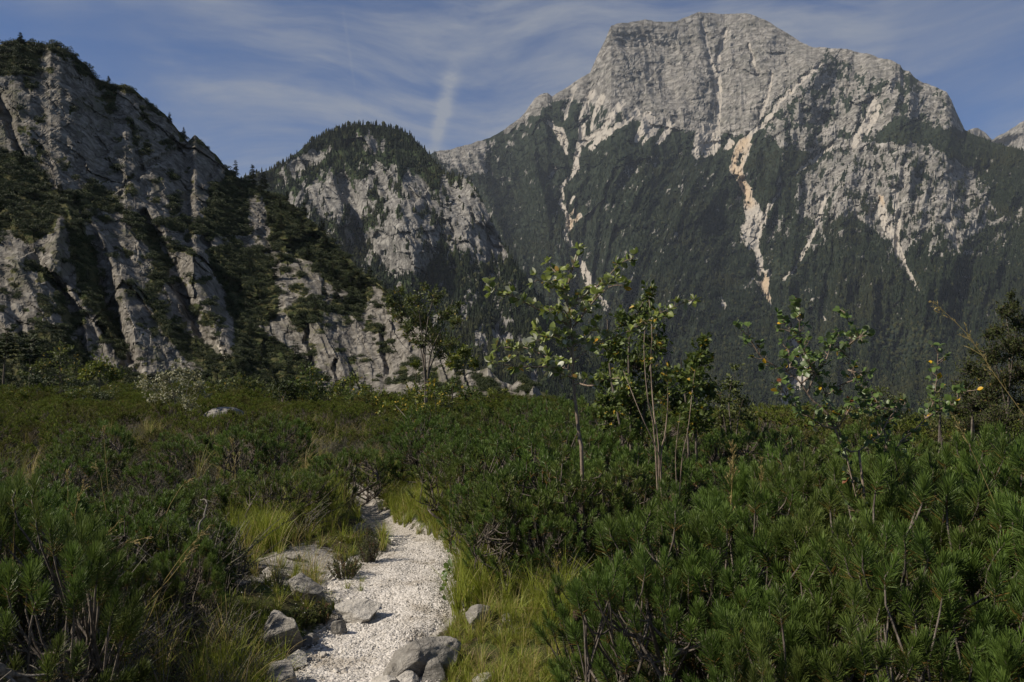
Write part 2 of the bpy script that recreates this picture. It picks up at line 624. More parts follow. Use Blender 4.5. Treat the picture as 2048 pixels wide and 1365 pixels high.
def mountain(name, mat, px0, px1, step, rows, sky, base_y, rb, rr, curve, relief, masks, rough_sky, seed, kind='structure', label=None, cat=None, tail=0.25):
    """a mountain side: every column runs from its foot (range rb) up to its crest (range rr), then down the back"""
    px = np.arange(px0, px1 + step, step, dtype=float)
    sx, sy = zip(*sky)
    ridge = np.interp(px, sx, sy)
    ridge = ridge + rough_sky * (fbm(px / 22.0, px * 0 + seed, octv=5, gain=0.6, seed=seed)) * 2.2
    by = np.interp(px, *zip(*base_y)) if not np.isscalar(base_y) else np.full_like(px, base_y)
    by = np.maximum(by, ridge + 6)
    RB = np.interp(px, *zip(*rb))
    RR = np.interp(px, *zip(*rr))
    t = np.linspace(0, 1, rows)[:, None]
    PX = np.broadcast_to(px, (rows, len(px)))
    PY = by * (1 - t) + ridge * t
    R0 = RB + (RR - RB) * t ** curve
    P0 = at_range(PX, PY, R0)
    az = np.arctan2(P0[..., 0], P0[..., 1])
    S = az * np.mean(RR)                     # metres across the face
    Z = P0[..., 2]
    dR = relief(PX, PY, S, Z, t)
    P = at_range(PX, PY, R0 + dR)
    mk = masks(PX, PY, S, Z, t, dR)
    # the back of the mountain
    back = []
    nb = 7
    top = P[-1]
    hor = np.stack([top[:, 0], top[:, 1]], -1)
    hor = hor / np.linalg.norm(hor, axis=1, keepdims=True)
    zb = P[0, :, 2]
    for k in range(1, nb + 1):
        q = top.copy()
        f = k / nb
        depth = (RR * tail) * f
        q[:, :2] += hor * depth[:, None]
        q[:, 2] = top[:, 2] * (1 - f ** 1.3) + zb * f ** 1.3 + RR * 0.006 * vnoise(px / 40.0, px * 0 + k, seed=seed + 5) * (1 if k < nb else 0)
        back.append(q)
    V = np.concatenate([P] + [b[None] for b in back])
    nr, nc = V.shape[:2]
    i = np.arange(nr - 1)[:, None] * nc
    j = np.arange(nc - 1)[None]
    F = np.stack([i + j, i + j + 1, i + nc + j + 1, i + nc + j], -1).reshape(-1, 4)
    attrs = {}
    for k, v in mk.items():
        attrs[k] = np.concatenate([v, np.repeat(v[-1:], nb, 0)])
    me = make_mesh(name, V, [F], [mat], {k: attrs[k] for k in ('veg', 'scree', 'warm')}, smooth=False)
    o = add_obj(name, me, label=label, cat=cat, kind=kind)
    return dict(P=P, PX=PX, PY=PY, mk=mk, obj=o, S=S, Z=Z)


def pick_points(mt, weight, n, rng):
    w = weight[:-1, :-1].ravel().astype(float)
    c = np.cumsum(w)
    k = np.searchsorted(c, rng.random(n) * c[-1])
    nc = weight.shape[1] - 1
    i, j = k // nc, k % nc
    a, b = rng.random((2, n, 1))
    P = mt['P']
    return P[i, j] * (1 - a) * (1 - b) + P[i + 1, j] * a * (1 - b) + P[i, j + 1] * (1 - a) * b + P[i + 1, j + 1] * a * b, i, j


# ------------------------------------------------------------------ the grey cliff on the left (about 130 to 280 m away)
CLIFF_SKY = [(-500, 190), (-300, 130), (-120, 100), (0, 90), (30, 80), (60, 84), (80, 92), (100, 88), (120, 92), (150, 112), (175, 132), (190, 155), (215, 166),
             (228, 172), (250, 167), (270, 182), (300, 207), (330, 228), (345, 247), (365, 270), (375, 283), (390, 270), (410, 288), (430, 308), (450, 334),
             (480, 358), (510, 374), (540, 384), (570, 398), (600, 425), (640, 455), (670, 487), (700, 518), (730, 548), (770, 580), (800, 600), (830, 632),
             (860, 668), (890, 705), (920, 738), (950, 742), (975, 735), (1000, 762), (1025, 770), (1045, 752), (1065, 765), (1085, 800), (1110, 815), (1200, 830)]
CLIFF_GULLY = [  # x, y, half width, depth in metres
    ([(150, 405, 9), (180, 470, 13), (205, 530, 15), (222, 610, 13), (240, 665, 11), (264, 722, 8)], 7),
    ([(95, 540, 6), (117, 576, 10), (147, 628, 13), (158, 675, 10), (170, 720, 6)], 5),
    ([(285, 430, 8), (310, 480, 13), (337, 526, 13), (352, 556, 9), (372, 600, 9), (404, 666, 10), (457, 724, 7)], 6),
    ([(405, 480, 8), (426, 528, 10), (452, 602, 10), (480, 650, 8)], 4.5),
    ([(-20, 170, 8), (0, 200, 9), (20, 245, 9), (32, 290, 7), (50, 330, 5)], 5.5),
    ([(200, 650, 6), (228, 690, 9), (250, 730, 7)], 6),
    ([(366, 293, 4), (330, 315, 4), (281, 337, 5), (255, 365, 4), (240, 386, 5)], 2.6),
    ([(262, 250, 3), (272, 290, 4), (281, 337, 6), (275, 365, 3)], 2.4),
    ([(65, 280, 4), (92, 305, 5), (104, 335, 4)], 2.2),
    ([(437, 320, 4), (430, 345, 5), (418, 358, 4)], 2.5),
    ([(612, 640, 5), (618, 690, 6), (625, 730, 5)], 4),
    ([(764, 660, 5), (770, 700, 6), (775, 745, 6)], 4.5),
    ([(722, 560, 4), (727, 606, 5)], 3.5),
    ([(670, 720, 5), (676, 760, 6)], 3),
    ([(820, 660, 4), (826, 700, 5)], 3),
    ([(475, 545, 4), (480, 590, 5)], 2),
]
CLIFF_RIB = [
    ([(150, 420, 16), (185, 470, 18), (240, 570, 24), (290, 680, 30), (310, 740, 26)], 6),
    ([(385, 515, 16), (400, 570, 22), (425, 650, 26), (470, 720, 22)], 7),
    ([(118, 445, 8), (110, 500, 16), (105, 540, 18)], 5),
    ([(40, 520, 20), (70, 600, 30), (90, 680, 30)], 5),
    ([(200, 645, 10), (230, 720, 20)], 3.5),
    ([(515, 390, 12), (512, 450, 16)], 3.5),
    ([(100, 90, 18), (120, 130, 18)], 3),
]
CLIFF_VEG = [  # polygons of thick green cover
    [(-200, 60), (40, 60), (85, 78), (82, 112), (66, 150), (30, 152), (-200, 165)],
    [(80, 78), (110, 70), (155, 95), (190, 140), (225, 160), (222, 186), (195, 175), (175, 140), (140, 128), (112, 108)],
    [(-200, 300), (0, 296), (50, 318), (95, 352), (110, 380), (135, 378), (190, 372), (235, 402), (268, 432), (275, 450), (250, 436), (215, 425), (165, 418), (145, 436), (118, 432), (90, 478), (60, 490), (20, 468), (-200, 460)],
    [(205, 165), (240, 168), (236, 200), (224, 230), (215, 215)],
    [(425, 372), (470, 338), (540, 366), (575, 386), (612, 420), (640, 450), (676, 482), (640, 520), (600, 520), (545, 495), (528, 470), (540, 440), (520, 395), (500, 392), (498, 440), (510, 470), (455, 475), (400, 470), (420, 418)],
    [(410, 498), (470, 488), (545, 510), (552, 570), (560, 620), (540, 650), (510, 655), (580, 700), (630, 750), (640, 800), (540, 800), (440, 760), (470, 690), (455, 600), (425, 535)],
    [(590, 470), (660, 470), (735, 545), (750, 590), (720, 610), (690, 580), (640, 560), (610, 540)],
    [(575, 620), (620, 590), (650, 615), (640, 645), (580, 640)],
    [(660, 600), (700, 590), (728, 612), (715, 632), (672, 628)],
    [(-50, 745), (180, 730), (260, 742), (330, 750), (420, 745), (520, 765), (700, 800), (700, 850), (-50, 850)],
    [(60, 660), (120, 650), (170, 700), (190, 745), (60, 745)],
    [(-20, 690), (40, 670), (60, 745), (-20, 760)],
    [(760, 560), (840, 610), (870, 660), (830, 650), (790, 620)],
]
CLIFF_VEG_ST = [
    [(140, 425, 18), (165, 500, 24), (185, 600, 22), (215, 650, 14), (240, 700, 12)],
    [(265, 432, 14), (300, 470, 17), (325, 530, 15), (300, 590, 11), (318, 630, 12), (370, 690, 20), (450, 745, 24)],
    [(320, 440, 9), (360, 452, 10), (420, 462, 14)],
    [(345, 500, 9), (380, 506, 9)],
    [(55, 525, 9), (90, 550, 9), (115, 580, 7)],
    [(115, 600, 9), (140, 650, 12)],
    [(85, 600, 8), (100, 630, 9)],
    [(228, 170, 5), (275, 182, 6)],
    [(282, 195, 4), (335, 232, 5), (372, 280, 5)],
    [(395, 272, 4), (450, 332, 5), (485, 358, 6)],
    [(262, 240, 5), (270, 290, 4)], [(290, 220, 4), (305, 265, 4)],
    [(170, 145, 12), (140, 110, 8)], [(55, 165, 8), (68, 172, 8)], [(190, 610, 14), (205, 640, 12)],
    [(248, 500, 5), (256, 508, 6)], [(340, 355, 6), (352, 357, 5)], [(350, 400, 7), (345, 425, 9)],
    [(730, 540, 8), (790, 590, 10), (850, 650, 8)], [(735, 650, 9), (750, 655, 9)],
    [(440, 430, 14), (400, 440, 10)], [(960, 760, 8), (1000, 790, 10)],
]


def veg_field(PX, PY, polys, strokes, seed, amp, f):
    jx = PX + amp * fbm(PX / f, PY / f, octv=4, gain=0.6, seed=seed)
    jy = PY + amp * fbm(PX / f + 31, PY / f, octv=4, gain=0.6, seed=seed + 3)
    v = np.zeros_like(PX)
    for p in polys:
        v = np.maximum(v, in_poly(jx, jy, p))
    for s in strokes:
        v = np.maximum(v, stroke(jx, jy, s, 0.35))
    return v


def cliff_relief(PX, PY, S, Z, t):
    u = S + 0.5 * Z
    lower = sstep(330, 470, PY + 0.25 * (PX - 300))
    ribs = ridged(u / 19.0, Z / 60.0, octv=4, gain=0.5, seed=3) - 0.55
    flank = ridged(u / 7.0, Z / 26.0 + 4, octv=4, gain=0.55, seed=9) - 0.55
    face = fbm(S / 26.0, Z / 20.0, octv=6, gain=0.52, seed=21)
    crk = ridged((S - 0.6 * Z) / 10.0, (Z + 0.4 * S) / 13.0, octv=4, gain=0.6, seed=33) - 0.55
    wx, wz = 2.2 * fbm(S / 9, Z / 9, octv=3, seed=45), 2.2 * fbm(S / 9 + 40, Z / 9, octv=3, seed=46)
    d = -ribs * (2.6 + 4.0 * lower) - flank * (0.5 + 1.0 * lower) + face * 2.4 + crk * 0.8
    d += 3.4 * facets((u + wx) / 15.0, (Z + wz) / 24.0, 151) + 1.35 * facets((u + wx) / 6.0, (Z + wz) / 9.5, 152) + 0.65 * facets((S + 0.3 * Z + 0.5 * wx) / 2.4, (Z + 0.5 * wz) / 3.4, 153)
    d += 0.45 * fbm(S / 2.6, Z / 2.2, octv=4, gain=0.65, seed=41) - 0.5 * (ridged(S / 4.5, Z / 6.5, octv=4, gain=0.6, seed=43) - 0.55)
    # uneven ledges
    q = (Z + 0.3 * S + 2.5 * face) / 7.0
    d += 1.0 * (np.abs((q % 1.0) - 0.5) * 2 - 0.5) * sstep(-0.2, 0.3, vnoise(S / 20, Z / 9, seed=50))
    jx = PX + 6 * fbm(PX / 18, PY / 18, octv=3, seed=61)
    jy = PY + 6 * fbm(PX / 18 + 9, PY / 18, octv=3, seed=62)
    for g, dep in CLIFF_GULLY:
        d += dep * stroke(jx, jy, g, 0.75)
    for g, dep in CLIFF_RIB:
        d -= dep * stroke(jx, jy, g, 0.95)
    fade = sstep(0, 0.1, t) * 0.8 + 0.2
    return d * fade


def cliff_masks(PX, PY, S, Z, t, dR):
    v = veg_field(PX, PY, CLIFF_VEG, CLIFF_VEG_ST, 70, 14, 20)
    for hole in ([(500, 388), (522, 394), (532, 440), (540, 470), (512, 478), (495, 440)], [(585, 515), (615, 520), (650, 545), (600, 575), (575, 545)]):
        v = v * (1 - in_poly(PX + 5 * vnoise(PX / 9, PY / 9, seed=4), PY, hole))
    sp = fbm(PX / 26, PY / 20, octv=5, gain=0.6, seed=81)
    low = sstep(250, 700, PY)
    v = np.maximum(v, sstep(0.26, 0.32, sp - 0.08 + 0.10 * low) * 0.9)
    cover = v * 0.8
    grass = 0.44 * sstep(-0.05, 0.3, fbm(PX / 40, PY / 26, octv=4, seed=88))
    warm = stroke(PX, PY, [(455, 318, 5), (445, 345, 5)], 0.7) * 0.6 + in_poly(PX, PY, [(585, 515), (625, 520), (650, 545), (600, 575)]) * 0.3
    scree = np.maximum(stroke(PX, PY, [(435, 690, 3), (455, 722, 3)], 0.8), 0) * 0.8 + warm * 0.8
    return dict(veg=np.maximum(cover, grass), scree=scree, warm=warm, bush=v)


CLIFF = mountain('cliff', M_CLIFF, -420, 1200, 2.3, 330, CLIFF_SKY, 845,
                 [(-420, 105), (0, 110), (400, 120), (700, 118), (900, 105), (1050, 95), (1200, 90)],
                 [(-420, 255), (0, 262), (300, 270), (540, 262), (700, 225), (800, 190), (900, 140), (1000, 116), (1200, 106)],
                 1.05, cliff_relief, cliff_masks, 1.4, 100)

# ------------------------------------------------------------------ the wooded dome behind it (about 0.9 to 1.5 km)
DOME_SKY = [(300, 480), (420, 400), (500, 352), (540, 340), (580, 318), (600, 300), (640, 272), (690, 254), (740, 249), (790, 258), (820, 272), (850, 300),
            (872, 325), (890, 346), (940, 360), (958, 385), (975, 425), (1000, 475), (1030, 530), (1070, 580), (1110, 640), (1160, 700), (1220, 750), (1320, 800), (1400, 830)]
DOME_ROCK = [
    [(548, 345), (600, 312), (655, 298), (668, 308), (630, 332), (590, 365), (555, 375)],
    [(592, 378), (640, 360), (690, 338), (706, 372), (706, 440), (650, 440), (612, 428)],
    [(790, 352), (812, 330), (850, 330), (880, 360), (935, 362), (962, 400), (1000, 470), (1018, 512), (985, 522), (955, 532), (925, 498), (872, 468), (872, 522), (822, 556), (795, 556), (745, 508), (732, 472), (770, 430), (780, 390)],
    [(712, 272), (735, 260), (762, 288), (768, 304), (728, 300)],
    [(795, 268), (815, 280), (835, 315), (800, 318)],
    [(700, 370), (760, 330), (800, 330), (790, 380), (745, 420), (700, 430)],
    [(942, 660), (960, 648), (978, 700), (1002, 742), (985, 765), (955, 705)],
    [(975, 668), (1010, 660), (1035, 700), (1000, 705)], [(920, 610), (938, 618), (930, 650), (915, 640)],
    [(890, 575), (908, 578), (905, 592), (888, 590)], [(1000, 620), (1030, 640), (1020, 660), (1000, 650)],
    [(690, 400), (740, 440), (735, 480), (690, 470)],
    [(1040, 700), (1075, 730), (1085, 770), (1050, 775)],
]
DOME_BAND = [[(560, 395, 9), (640, 345, 9), (700, 322, 12), (760, 318, 10)], [(690, 420, 9), (700, 455, 10), (720, 490, 14)], [(745, 400, 8), (770, 430, 8), (730, 460, 10)],
             [(800, 345, 7), (790, 390, 8), (800, 430, 8)], [(840, 430, 6), (865, 440, 7)], [(880, 350, 6), (925, 372, 6)]]


def dome_relief(PX, PY, S, Z, t):
    u = S + 0.25 * Z
    d = -90 * (ridged(u / 170.0, Z / 500.0, octv=5, gain=0.5, seed=201) - 0.55)
    d += -34 * (ridged((S + 0.45 * Z) / 60.0, Z / 170.0, octv=4, gain=0.55, seed=207) - 0.55)
    d += 40 * fbm(S / 200, Z / 150, octv=6, gain=0.55, seed=211) + 26 * facets((S + 0.3 * Z) / 60, Z / 110, 251) + 11 * facets((S + 0.3 * Z) / 24, Z / 34, 252)
    d += -55 * stroke(PX, PY, [(735, 260, 60), (760, 330, 60), (800, 400, 70), (840, 470, 80)], 1.0)
    d += -40 * stroke(PX, PY, [(940, 365, 30), (900, 430, 60), (870, 480, 60)], 1.0)
    d += 40 * stroke(PX, PY, [(690, 360, 14), (705, 430, 18), (725, 490, 22)], 0.9)
    return d * (0.35 + 0.65 * sstep(0, 0.1, t)) * (1 - 0.6 * sstep(0.93, 1.0, t))


def dome_masks(PX, PY, S, Z, t, dR):
    jx = PX + 16 * fbm(PX / 14, PY / 26, octv=4, gain=0.6, seed=221)
    jy = PY + 22 * fbm(PX / 12 + 7, PY / 30, octv=4, gain=0.6, seed=222)
    rock = np.zeros_like(PX)
    for p in DOME_ROCK:
        rock = np.maximum(rock, in_poly(jx, jy, p))
    for s in DOME_BAND:
        rock = rock * (1 - stroke(jx, jy, s, 0.4))
    n = fbm((PX + 0.3 * PY) / 10, PY / 34, octv=4, gain=0.6, seed=225)
    mid = sstep(250, 330, PY) * (1 - sstep(470, 560, PY))
    rock = np.maximum(rock, sstep(0.06, 0.14, n - 0.12 + 0.13 * mid))
    bare = np.maximum(in_poly(jx, jy, DOME_ROCK[2]), in_poly(jx, jy, DOME_ROCK[1]))
    rock = rock * (1 - (0.95 - 0.5 * bare) * sstep(0.20, 0.28, -0.05 * bare + fbm((PX - 0.25 * PY) / 9, PY / 26 + 5, octv=4, gain=0.6, seed=229)))
    cap = sstep(0.84, 0.92, t) * (1 - in_poly(jx, jy, DOME_ROCK[3])) * (1 - in_poly(jx, jy, DOME_ROCK[0])) * (PX < 880)
    rock = rock * (1 - 0.9 * cap)
    forest = 1 - rock
    z0 = np.zeros_like(PX)
    return dict(veg=forest * 0.9, scree=z0, warm=z0, forest=forest)


DOME = mountain('wooded_dome', M_DOME, 290, 1400, 2.4, 230, DOME_SKY, 850,
                [(290, 900), (700, 880), (1000, 760), (1400, 700)], [(290, 1500), (750, 1560), (900, 1420), (1050, 1180), (1400, 900)],
                0.9, dome_relief, dome_masks, 0.8, 230)

# ------------------------------------------------------------------ the big limestone mountain (2 to 3.6 km)
PEAK_SKY = [(560, 470), (700, 400), (800, 345), (870, 304), (900, 299), (935, 290), (980, 277), (1010, 259), (1050, 226), (1070, 197), (1080, 189), (1095, 186), (1104, 194), (1130, 176),
            (1155, 160), (1180, 146), (1195, 112), (1210, 82), (1222, 52), (1240, 47), (1290, 41), (1330, 44), (1355, 42), (1375, 34), (1400, 24), (1420, 25), (1440, 29), (1490, 27), (1515, 32),
            (1530, 40), (1570, 64), (1600, 84), (1625, 96), (1690, 98), (1750, 112), (1800, 128), (1806, 138), (1818, 141), (1830, 157), (1850, 166), (1893, 183),
            (1903, 200), (1912, 222), (1930, 262), (1945, 270), (1965, 276), (2000, 290), (2048, 302), (2150, 335), (2300, 400), (2450, 470)]
PEAK_ROCK = [
    [(1040, 238), (1070, 190), (1095, 180), (1180, 140), (1220, 40), (1400, 10), (1530, 30), (1640, 85), (1650, 110), (1600, 150), (1548, 200), (1515, 252), (1482, 274), (1440, 266), (1400, 268),
     (1340, 256), (1290, 246), (1250, 232), (1215, 216), (1180, 206), (1140, 196), (1112, 200), (1062, 236)],
    [(868, 290), (940, 280), (975, 285), (970, 318), (975, 345), (935, 352), (900, 345), (880, 320)],
    [(1000, 250), (1050, 226), (1060, 236), (1010, 268)],
]
PEAK_MIX = [  # rock with dwarf pine and trees between
    ([(1600, 150), (1650, 90), (1690, 90), (1810, 120), (1900, 180), (1935, 262), (1860, 250), (1800, 225), (1740, 282), (1705, 302), (1640, 305), (1560, 300), (1525, 262), (1550, 205)], 0.56),
    ([(1590, 400), (1610, 350), (1660, 308), (1740, 285), (1850, 290), (1955, 345), (1995, 430), (1960, 470), (1900, 488), (1870, 455), (1840, 478), (1800, 520), (1760, 470), (1700, 430), (1640, 440), (1600, 440)], 0.68),
    ([(1640, 90), (1760, 105), (1810, 135), (1790, 165), (1740, 140), (1680, 120)], 0.95),
    ([(1830, 175), (1895, 182), (1930, 255), (1860, 235), (1800, 200)], 0.75),
    ([(1110, 195), (1200, 205), (1250, 235), (1190, 265), (1140, 250)], 0.42),
    ([(940, 285), (1050, 240), (1080, 260), (960, 330)], 0.25),
    ([(1830, 440), (1900, 470), (1990, 440), (2048, 420), (2048, 480), (1940, 520), (1860, 510)], 0.36),
    ([(1600, 420), (1700, 420), (1680, 480), (1620, 500)], 0.32),
    ([(1510, 440), (1570, 430), (1580, 470), (1540, 480)], 0.4),
]
PEAK_SCREE = [
    [(1095, 243, 3), (1118, 262, 9), (1128, 285, 8), (1133, 305, 2)],
    [(1148, 175, 5), (1140, 205, 4), (1128, 238, 2)], [(1185, 185, 6), (1168, 215, 4), (1157, 240, 2)], [(1205, 195, 6), (1190, 222, 4), (1182, 258, 2)],
    [(1245, 205, 7), (1225, 228, 6), (1208, 258, 5), (1180, 276, 7), (1158, 294, 5), (1153, 308, 3)], [(1275, 225, 8), (1240, 250, 5), (1200, 278, 7), (1180, 300, 4)],
    [(1165, 255, 6), (1160, 290, 5), (1152, 320, 5), (1152, 338, 6), (1142, 352, 3), (1122, 378, 3), (1127, 398, 3), (1120, 405, 4), (1134, 432, 5), (1140, 452, 7), (1128, 468, 4), (1142, 492, 4)],
    [(1150, 440, 4), (1160, 430, 4)], [(1140, 405, 2), (1148, 392, 2)], [(1142, 425, 3), (1152, 412, 2)],
    [(1155, 515, 4), (1168, 540, 8), (1184, 575, 9), (1200, 598, 5), (1220, 622, 4)],
    [(1297, 240, 14), (1285, 262, 9), (1272, 283, 4)], [(1312, 250, 8), (1300, 270, 6), (1287, 286, 3)], [(1340, 252, 9), (1328, 272, 6), (1316, 284, 3)],
    [(1418, 265, 22), (1412, 288, 24), (1395, 305, 12)], [(1432, 285, 10), (1425, 308, 5)], [(1462, 285, 8), (1452, 297, 5)],
    [(1405, 40, 2), (1425, 130, 3), (1440, 200, 4), (1432, 262, 6)], [(1455, 60, 2), (1437, 110, 3), (1440, 180, 4)],
    [(1640, 130, 2), (1600, 165, 3), (1560, 205, 4), (1530, 245, 4), (1505, 268, 5), (1488, 285, 7)],
    [(1545, 150, 2), (1535, 195, 3), (1522, 235, 4)], [(1498, 90, 2), (1515, 150, 2)],
    [(1486, 285, 9), (1472, 310, 7), (1466, 335, 7), (1480, 360, 6), (1495, 382, 9), (1497, 402, 8)],
    [(1497, 290, 6), (1488, 315, 5), (1480, 345, 5), (1492, 372, 5)],
    [(1497, 402, 9), (1505, 420, 16), (1512, 442, 20), (1502, 462, 22), (1505, 485, 15), (1512, 500, 6), (1520, 520, 6), (1520, 545, 5)],
    [(1520, 545, 5), (1534, 550, 6), (1526, 568, 8), (1533, 590, 6), (1540, 612, 3)], [(1505, 560, 3), (1525, 570, 4)], [(1540, 548, 3), (1530, 572, 4)],
    [(1562, 372, 2), (1556, 395, 2), (1540, 412, 3), (1530, 440, 2)],
    [(1650, 400, 3), (1640, 430, 3), (1625, 475, 3), (1600, 520, 3), (1585, 545, 2), (1565, 560, 3)],
    [(1762, 395, 6), (1766, 430, 9), (1778, 465, 10), (1795, 495, 8), (1810, 530, 4), (1835, 580, 3)], [(1790, 380, 6), (1795, 440, 6), (1795, 490, 4)],
    [(1750, 205, 5), (1732, 245, 6), (1715, 275, 8), (1706, 300, 3)], [(1760, 215, 4), (1740, 255, 5), (1732, 270, 3)],
    [(1895, 440, 4), (1910, 480, 4), (1918, 510, 2)], [(1665, 290, 2), (1620, 325, 4), (1590, 350, 2)],
    [(1110, 340, 3), (1100, 355, 5)], [(1560, 355, 1), (1558, 372, 4)],
    [(1586, 672, 5), (1594, 700, 7), (1610, 722, 8), (1612, 742, 9), (1604, 760, 10), (1580, 780, 12), (1568, 800, 10), (1572, 818, 8), (1564, 842, 7)],
    [(1640, 625, 2), (1648, 640, 3)], [(1440, 600, 4), (1450, 615, 4)],
]
PEAK_WARM = [[(1488, 285, 14), (1470, 315, 16), (1470, 345, 18), (1490, 375, 16), (1497, 405, 12)], [(1762, 392, 8), (1770, 405, 8)], [(1530, 560, 12), (1540, 600, 8)], [(1310, 185, 6), (1300, 200, 5)],
             [(1145, 450, 12), (1150, 420, 8)]]
PEAK_MEADOW = [[(1240, 425, 6), (1255, 405, 7), (1275, 395, 4)], [(1300, 400, 5), (1325, 385, 5)], [(1335, 350, 4), (1362, 320, 4)], [(1540, 520, 12), (1560, 535, 10), (1545, 555, 8)],
               [(1625, 470, 5), (1600, 530, 6), (1575, 570, 8)], [(1080, 280, 8), (1100, 285, 6)], [(1200, 490, 6), (1215, 480, 4)], [(1830, 560, 5), (1850, 600, 4)],
               [(1780, 680, 30), (1830, 690, 35), (1850, 670, 20)], [(1590, 640, 12), (1600, 670, 14)]]


def peak_relief(PX, PY, S, Z, t):
    lean = np.clip((PX - 1420) / 600.0, -1, 1)
    low_ = sstep(270, 380, PY)
    left_ribs = sstep(1080, 1240, PX) * (1 - sstep(1380, 1600, PX)) * low_
    u = S + lean * -0.35 * (Z - 800) * (1 - left_ribs) - 0.45 * (Z - 800) * left_ribs
    wl = 1 - 0.6 * in_poly(PX, PY, PEAK_ROCK[0])
    d = -(105 + 75 * low_) * wl * (ridged(u / 380.0, Z / 1500.0, octv=5, gain=0.52, seed=301) - 0.55)
    d += -60 * (0.5 + 0.5 * wl) * (ridged((u + 0.1 * Z) / 110.0, Z / 420.0, octv=4, gain=0.55, seed=305) - 0.55)
    d += 80 * fbm(S / 500, Z / 400, octv=7, gain=0.55, seed=309) + 8 * fbm(S / 45, Z / 30, octv=5, gain=0.65, seed=311)
    pw = 30 * fbm(S / 90, Z / 90, octv=3, seed=314)
    d += wl * (24 * facets((u + pw) / 150, (Z + pw) / 260, 351) + 15 * facets((u + pw) / 55, (Z + pw) / 80, 352)) + (3 + 6 * wl) * facets((u + 0.4 * pw) / 22, (Z + 0.4 * pw) / 24, 353)
    # tilted rock beds in the summit wall
    q = (Z + 0.12 * S + 60 * fbm(S / 160, Z / 160, octv=5, gain=0.6, seed=313)) / 46.0
    wall = in_poly(PX, PY, PEAK_ROCK[0])
    d += wall * 6 * (np.abs((q % 1.0) - 0.5) * 2)
    jx = PX + 6 * fbm(PX / 16, PY / 16, octv=3, seed=315)
    for s in PEAK_SCREE:
        if s[0][1] < 640:
            d += 26 * stroke(jx, PY, [(x, y, w * 2.2) for x, y, w in s], 1.0)
    # the spur running down from the shoulder, with its shaded right flank
    d += -150 * stroke(PX, PY, [(1640, 100, 30), (1580, 240, 60), (1560, 330, 80), (1600, 480, 90)], 1.0)
    d += -170 * stroke(PX, PY, [(1800, 130, 40), (1790, 260, 80), (1820, 350, 110), (1850, 470, 120)], 1.0)
    d += -160 * stroke(PX, PY, [(1290, 330, 90), (1350, 450, 110), (1420, 600, 120)], 1.0)
    return d * (0.3 + 0.7 * sstep(0, 0.08, t)) * (1 - 0.7 * sstep(0.94, 1.0, t))


def peak_masks(PX, PY, S, Z, t, dR):
    jx = PX + 9 * fbm(PX / 11, PY / 15, octv=4, gain=0.65, seed=321)
    jy = PY + 11 * fbm(PX / 10 + 7, PY / 18, octv=4, gain=0.65, seed=322)
    rock = np.zeros_like(PX)
    for p in PEAK_ROCK:
        rock = np.maximum(rock, in_poly(jx, jy, p))
    n = fbm((PX + 0.3 * PY) / 11, (PY - 0.2 * PX) / 17, octv=5, gain=0.68, seed=325) * 0.9 + 0.5
    for p, lv in PEAK_MIX:
        q = in_poly(jx, jy, p)
        rock = np.maximum(rock, q * sstep(0.5 - 0.04, 0.5 + 0.04, n - 0.5 + lv))
    rock = np.maximum(rock, sstep(0.88, 0.94, n + 0.03) * (PY > 300) * (PY < 640) * 0.9)
    scree = np.zeros_like(PX)
    kx = PX + 4 * fbm(PX / 8, PY / 13, octv=4, gain=0.65, seed=331)
    ky = PY + 8 * fbm(PX / 6, PY / 30, octv=3, gain=0.6, seed=333)
    for s in PEAK_SCREE:
        scree = np.maximum(scree, stroke(kx, ky, s, 0.6))
    warm = np.zeros_like(PX)
    for s in PEAK_WARM:
        warm = np.maximum(warm, stroke(kx, PY, s, 0.8))
    mead = np.zeros_like(PX)
    for s in PEAK_MEADOW:
        mead = np.maximum(mead, stroke(jx, jy, s, 0.6))
    warm = 0.7 * np.maximum(warm * scree, 0)
    open_ = np.clip(rock + scree + mead, 0, 1)
    return dict(veg=(1 - rock) * 0.9, scree=scree, warm=warm, forest=np.clip(1 - open_, 0, 1), mead=mead, rock=rock)


PEAK = mountain('limestone_mountain', M_PEAK, 560, 2440, 2.5, 290, PEAK_SKY, 872,
                [(560, 1700), (1000, 1600), (1500, 1350), (1700, 1300), (2440, 1250)], [(560, 3300), (870, 3400), (1200, 3500), (1450, 3700), (1650, 3550), (1900, 3250), (2048, 2950), (2440, 2600)],
                0.85, peak_relief, peak_masks, 1.5, 340)

FAR_SKY = [(1700, 420), (1880, 300), (1935, 262), (1955, 256), (1970, 266), (1985, 282), (1995, 272), (2010, 266), (2020, 258), (2048, 243), (2100, 215), (2160, 190), (2260, 240), (2400, 330)]


def far_relief(PX, PY, S, Z, t):
    return -260 * (ridged(S / 500, Z / 900, octv=5, gain=0.55, seed=401) - 0.55) * (1 - 0.7 * sstep(0.9, 1, t))


def far_masks(PX, PY, S, Z, t, dR):
    z0 = np.zeros_like(PX)
    return dict(veg=z0, scree=z0, warm=z0)


FAR = mountain('far_mountain', M_PEAK, 1700, 2400, 4, 60, FAR_SKY, 500, [(1700, 4300), (2400, 4300)], [(1700, 5200), (2400, 5200)],
               1.0, far_relief, far_masks, 1.2, 440)

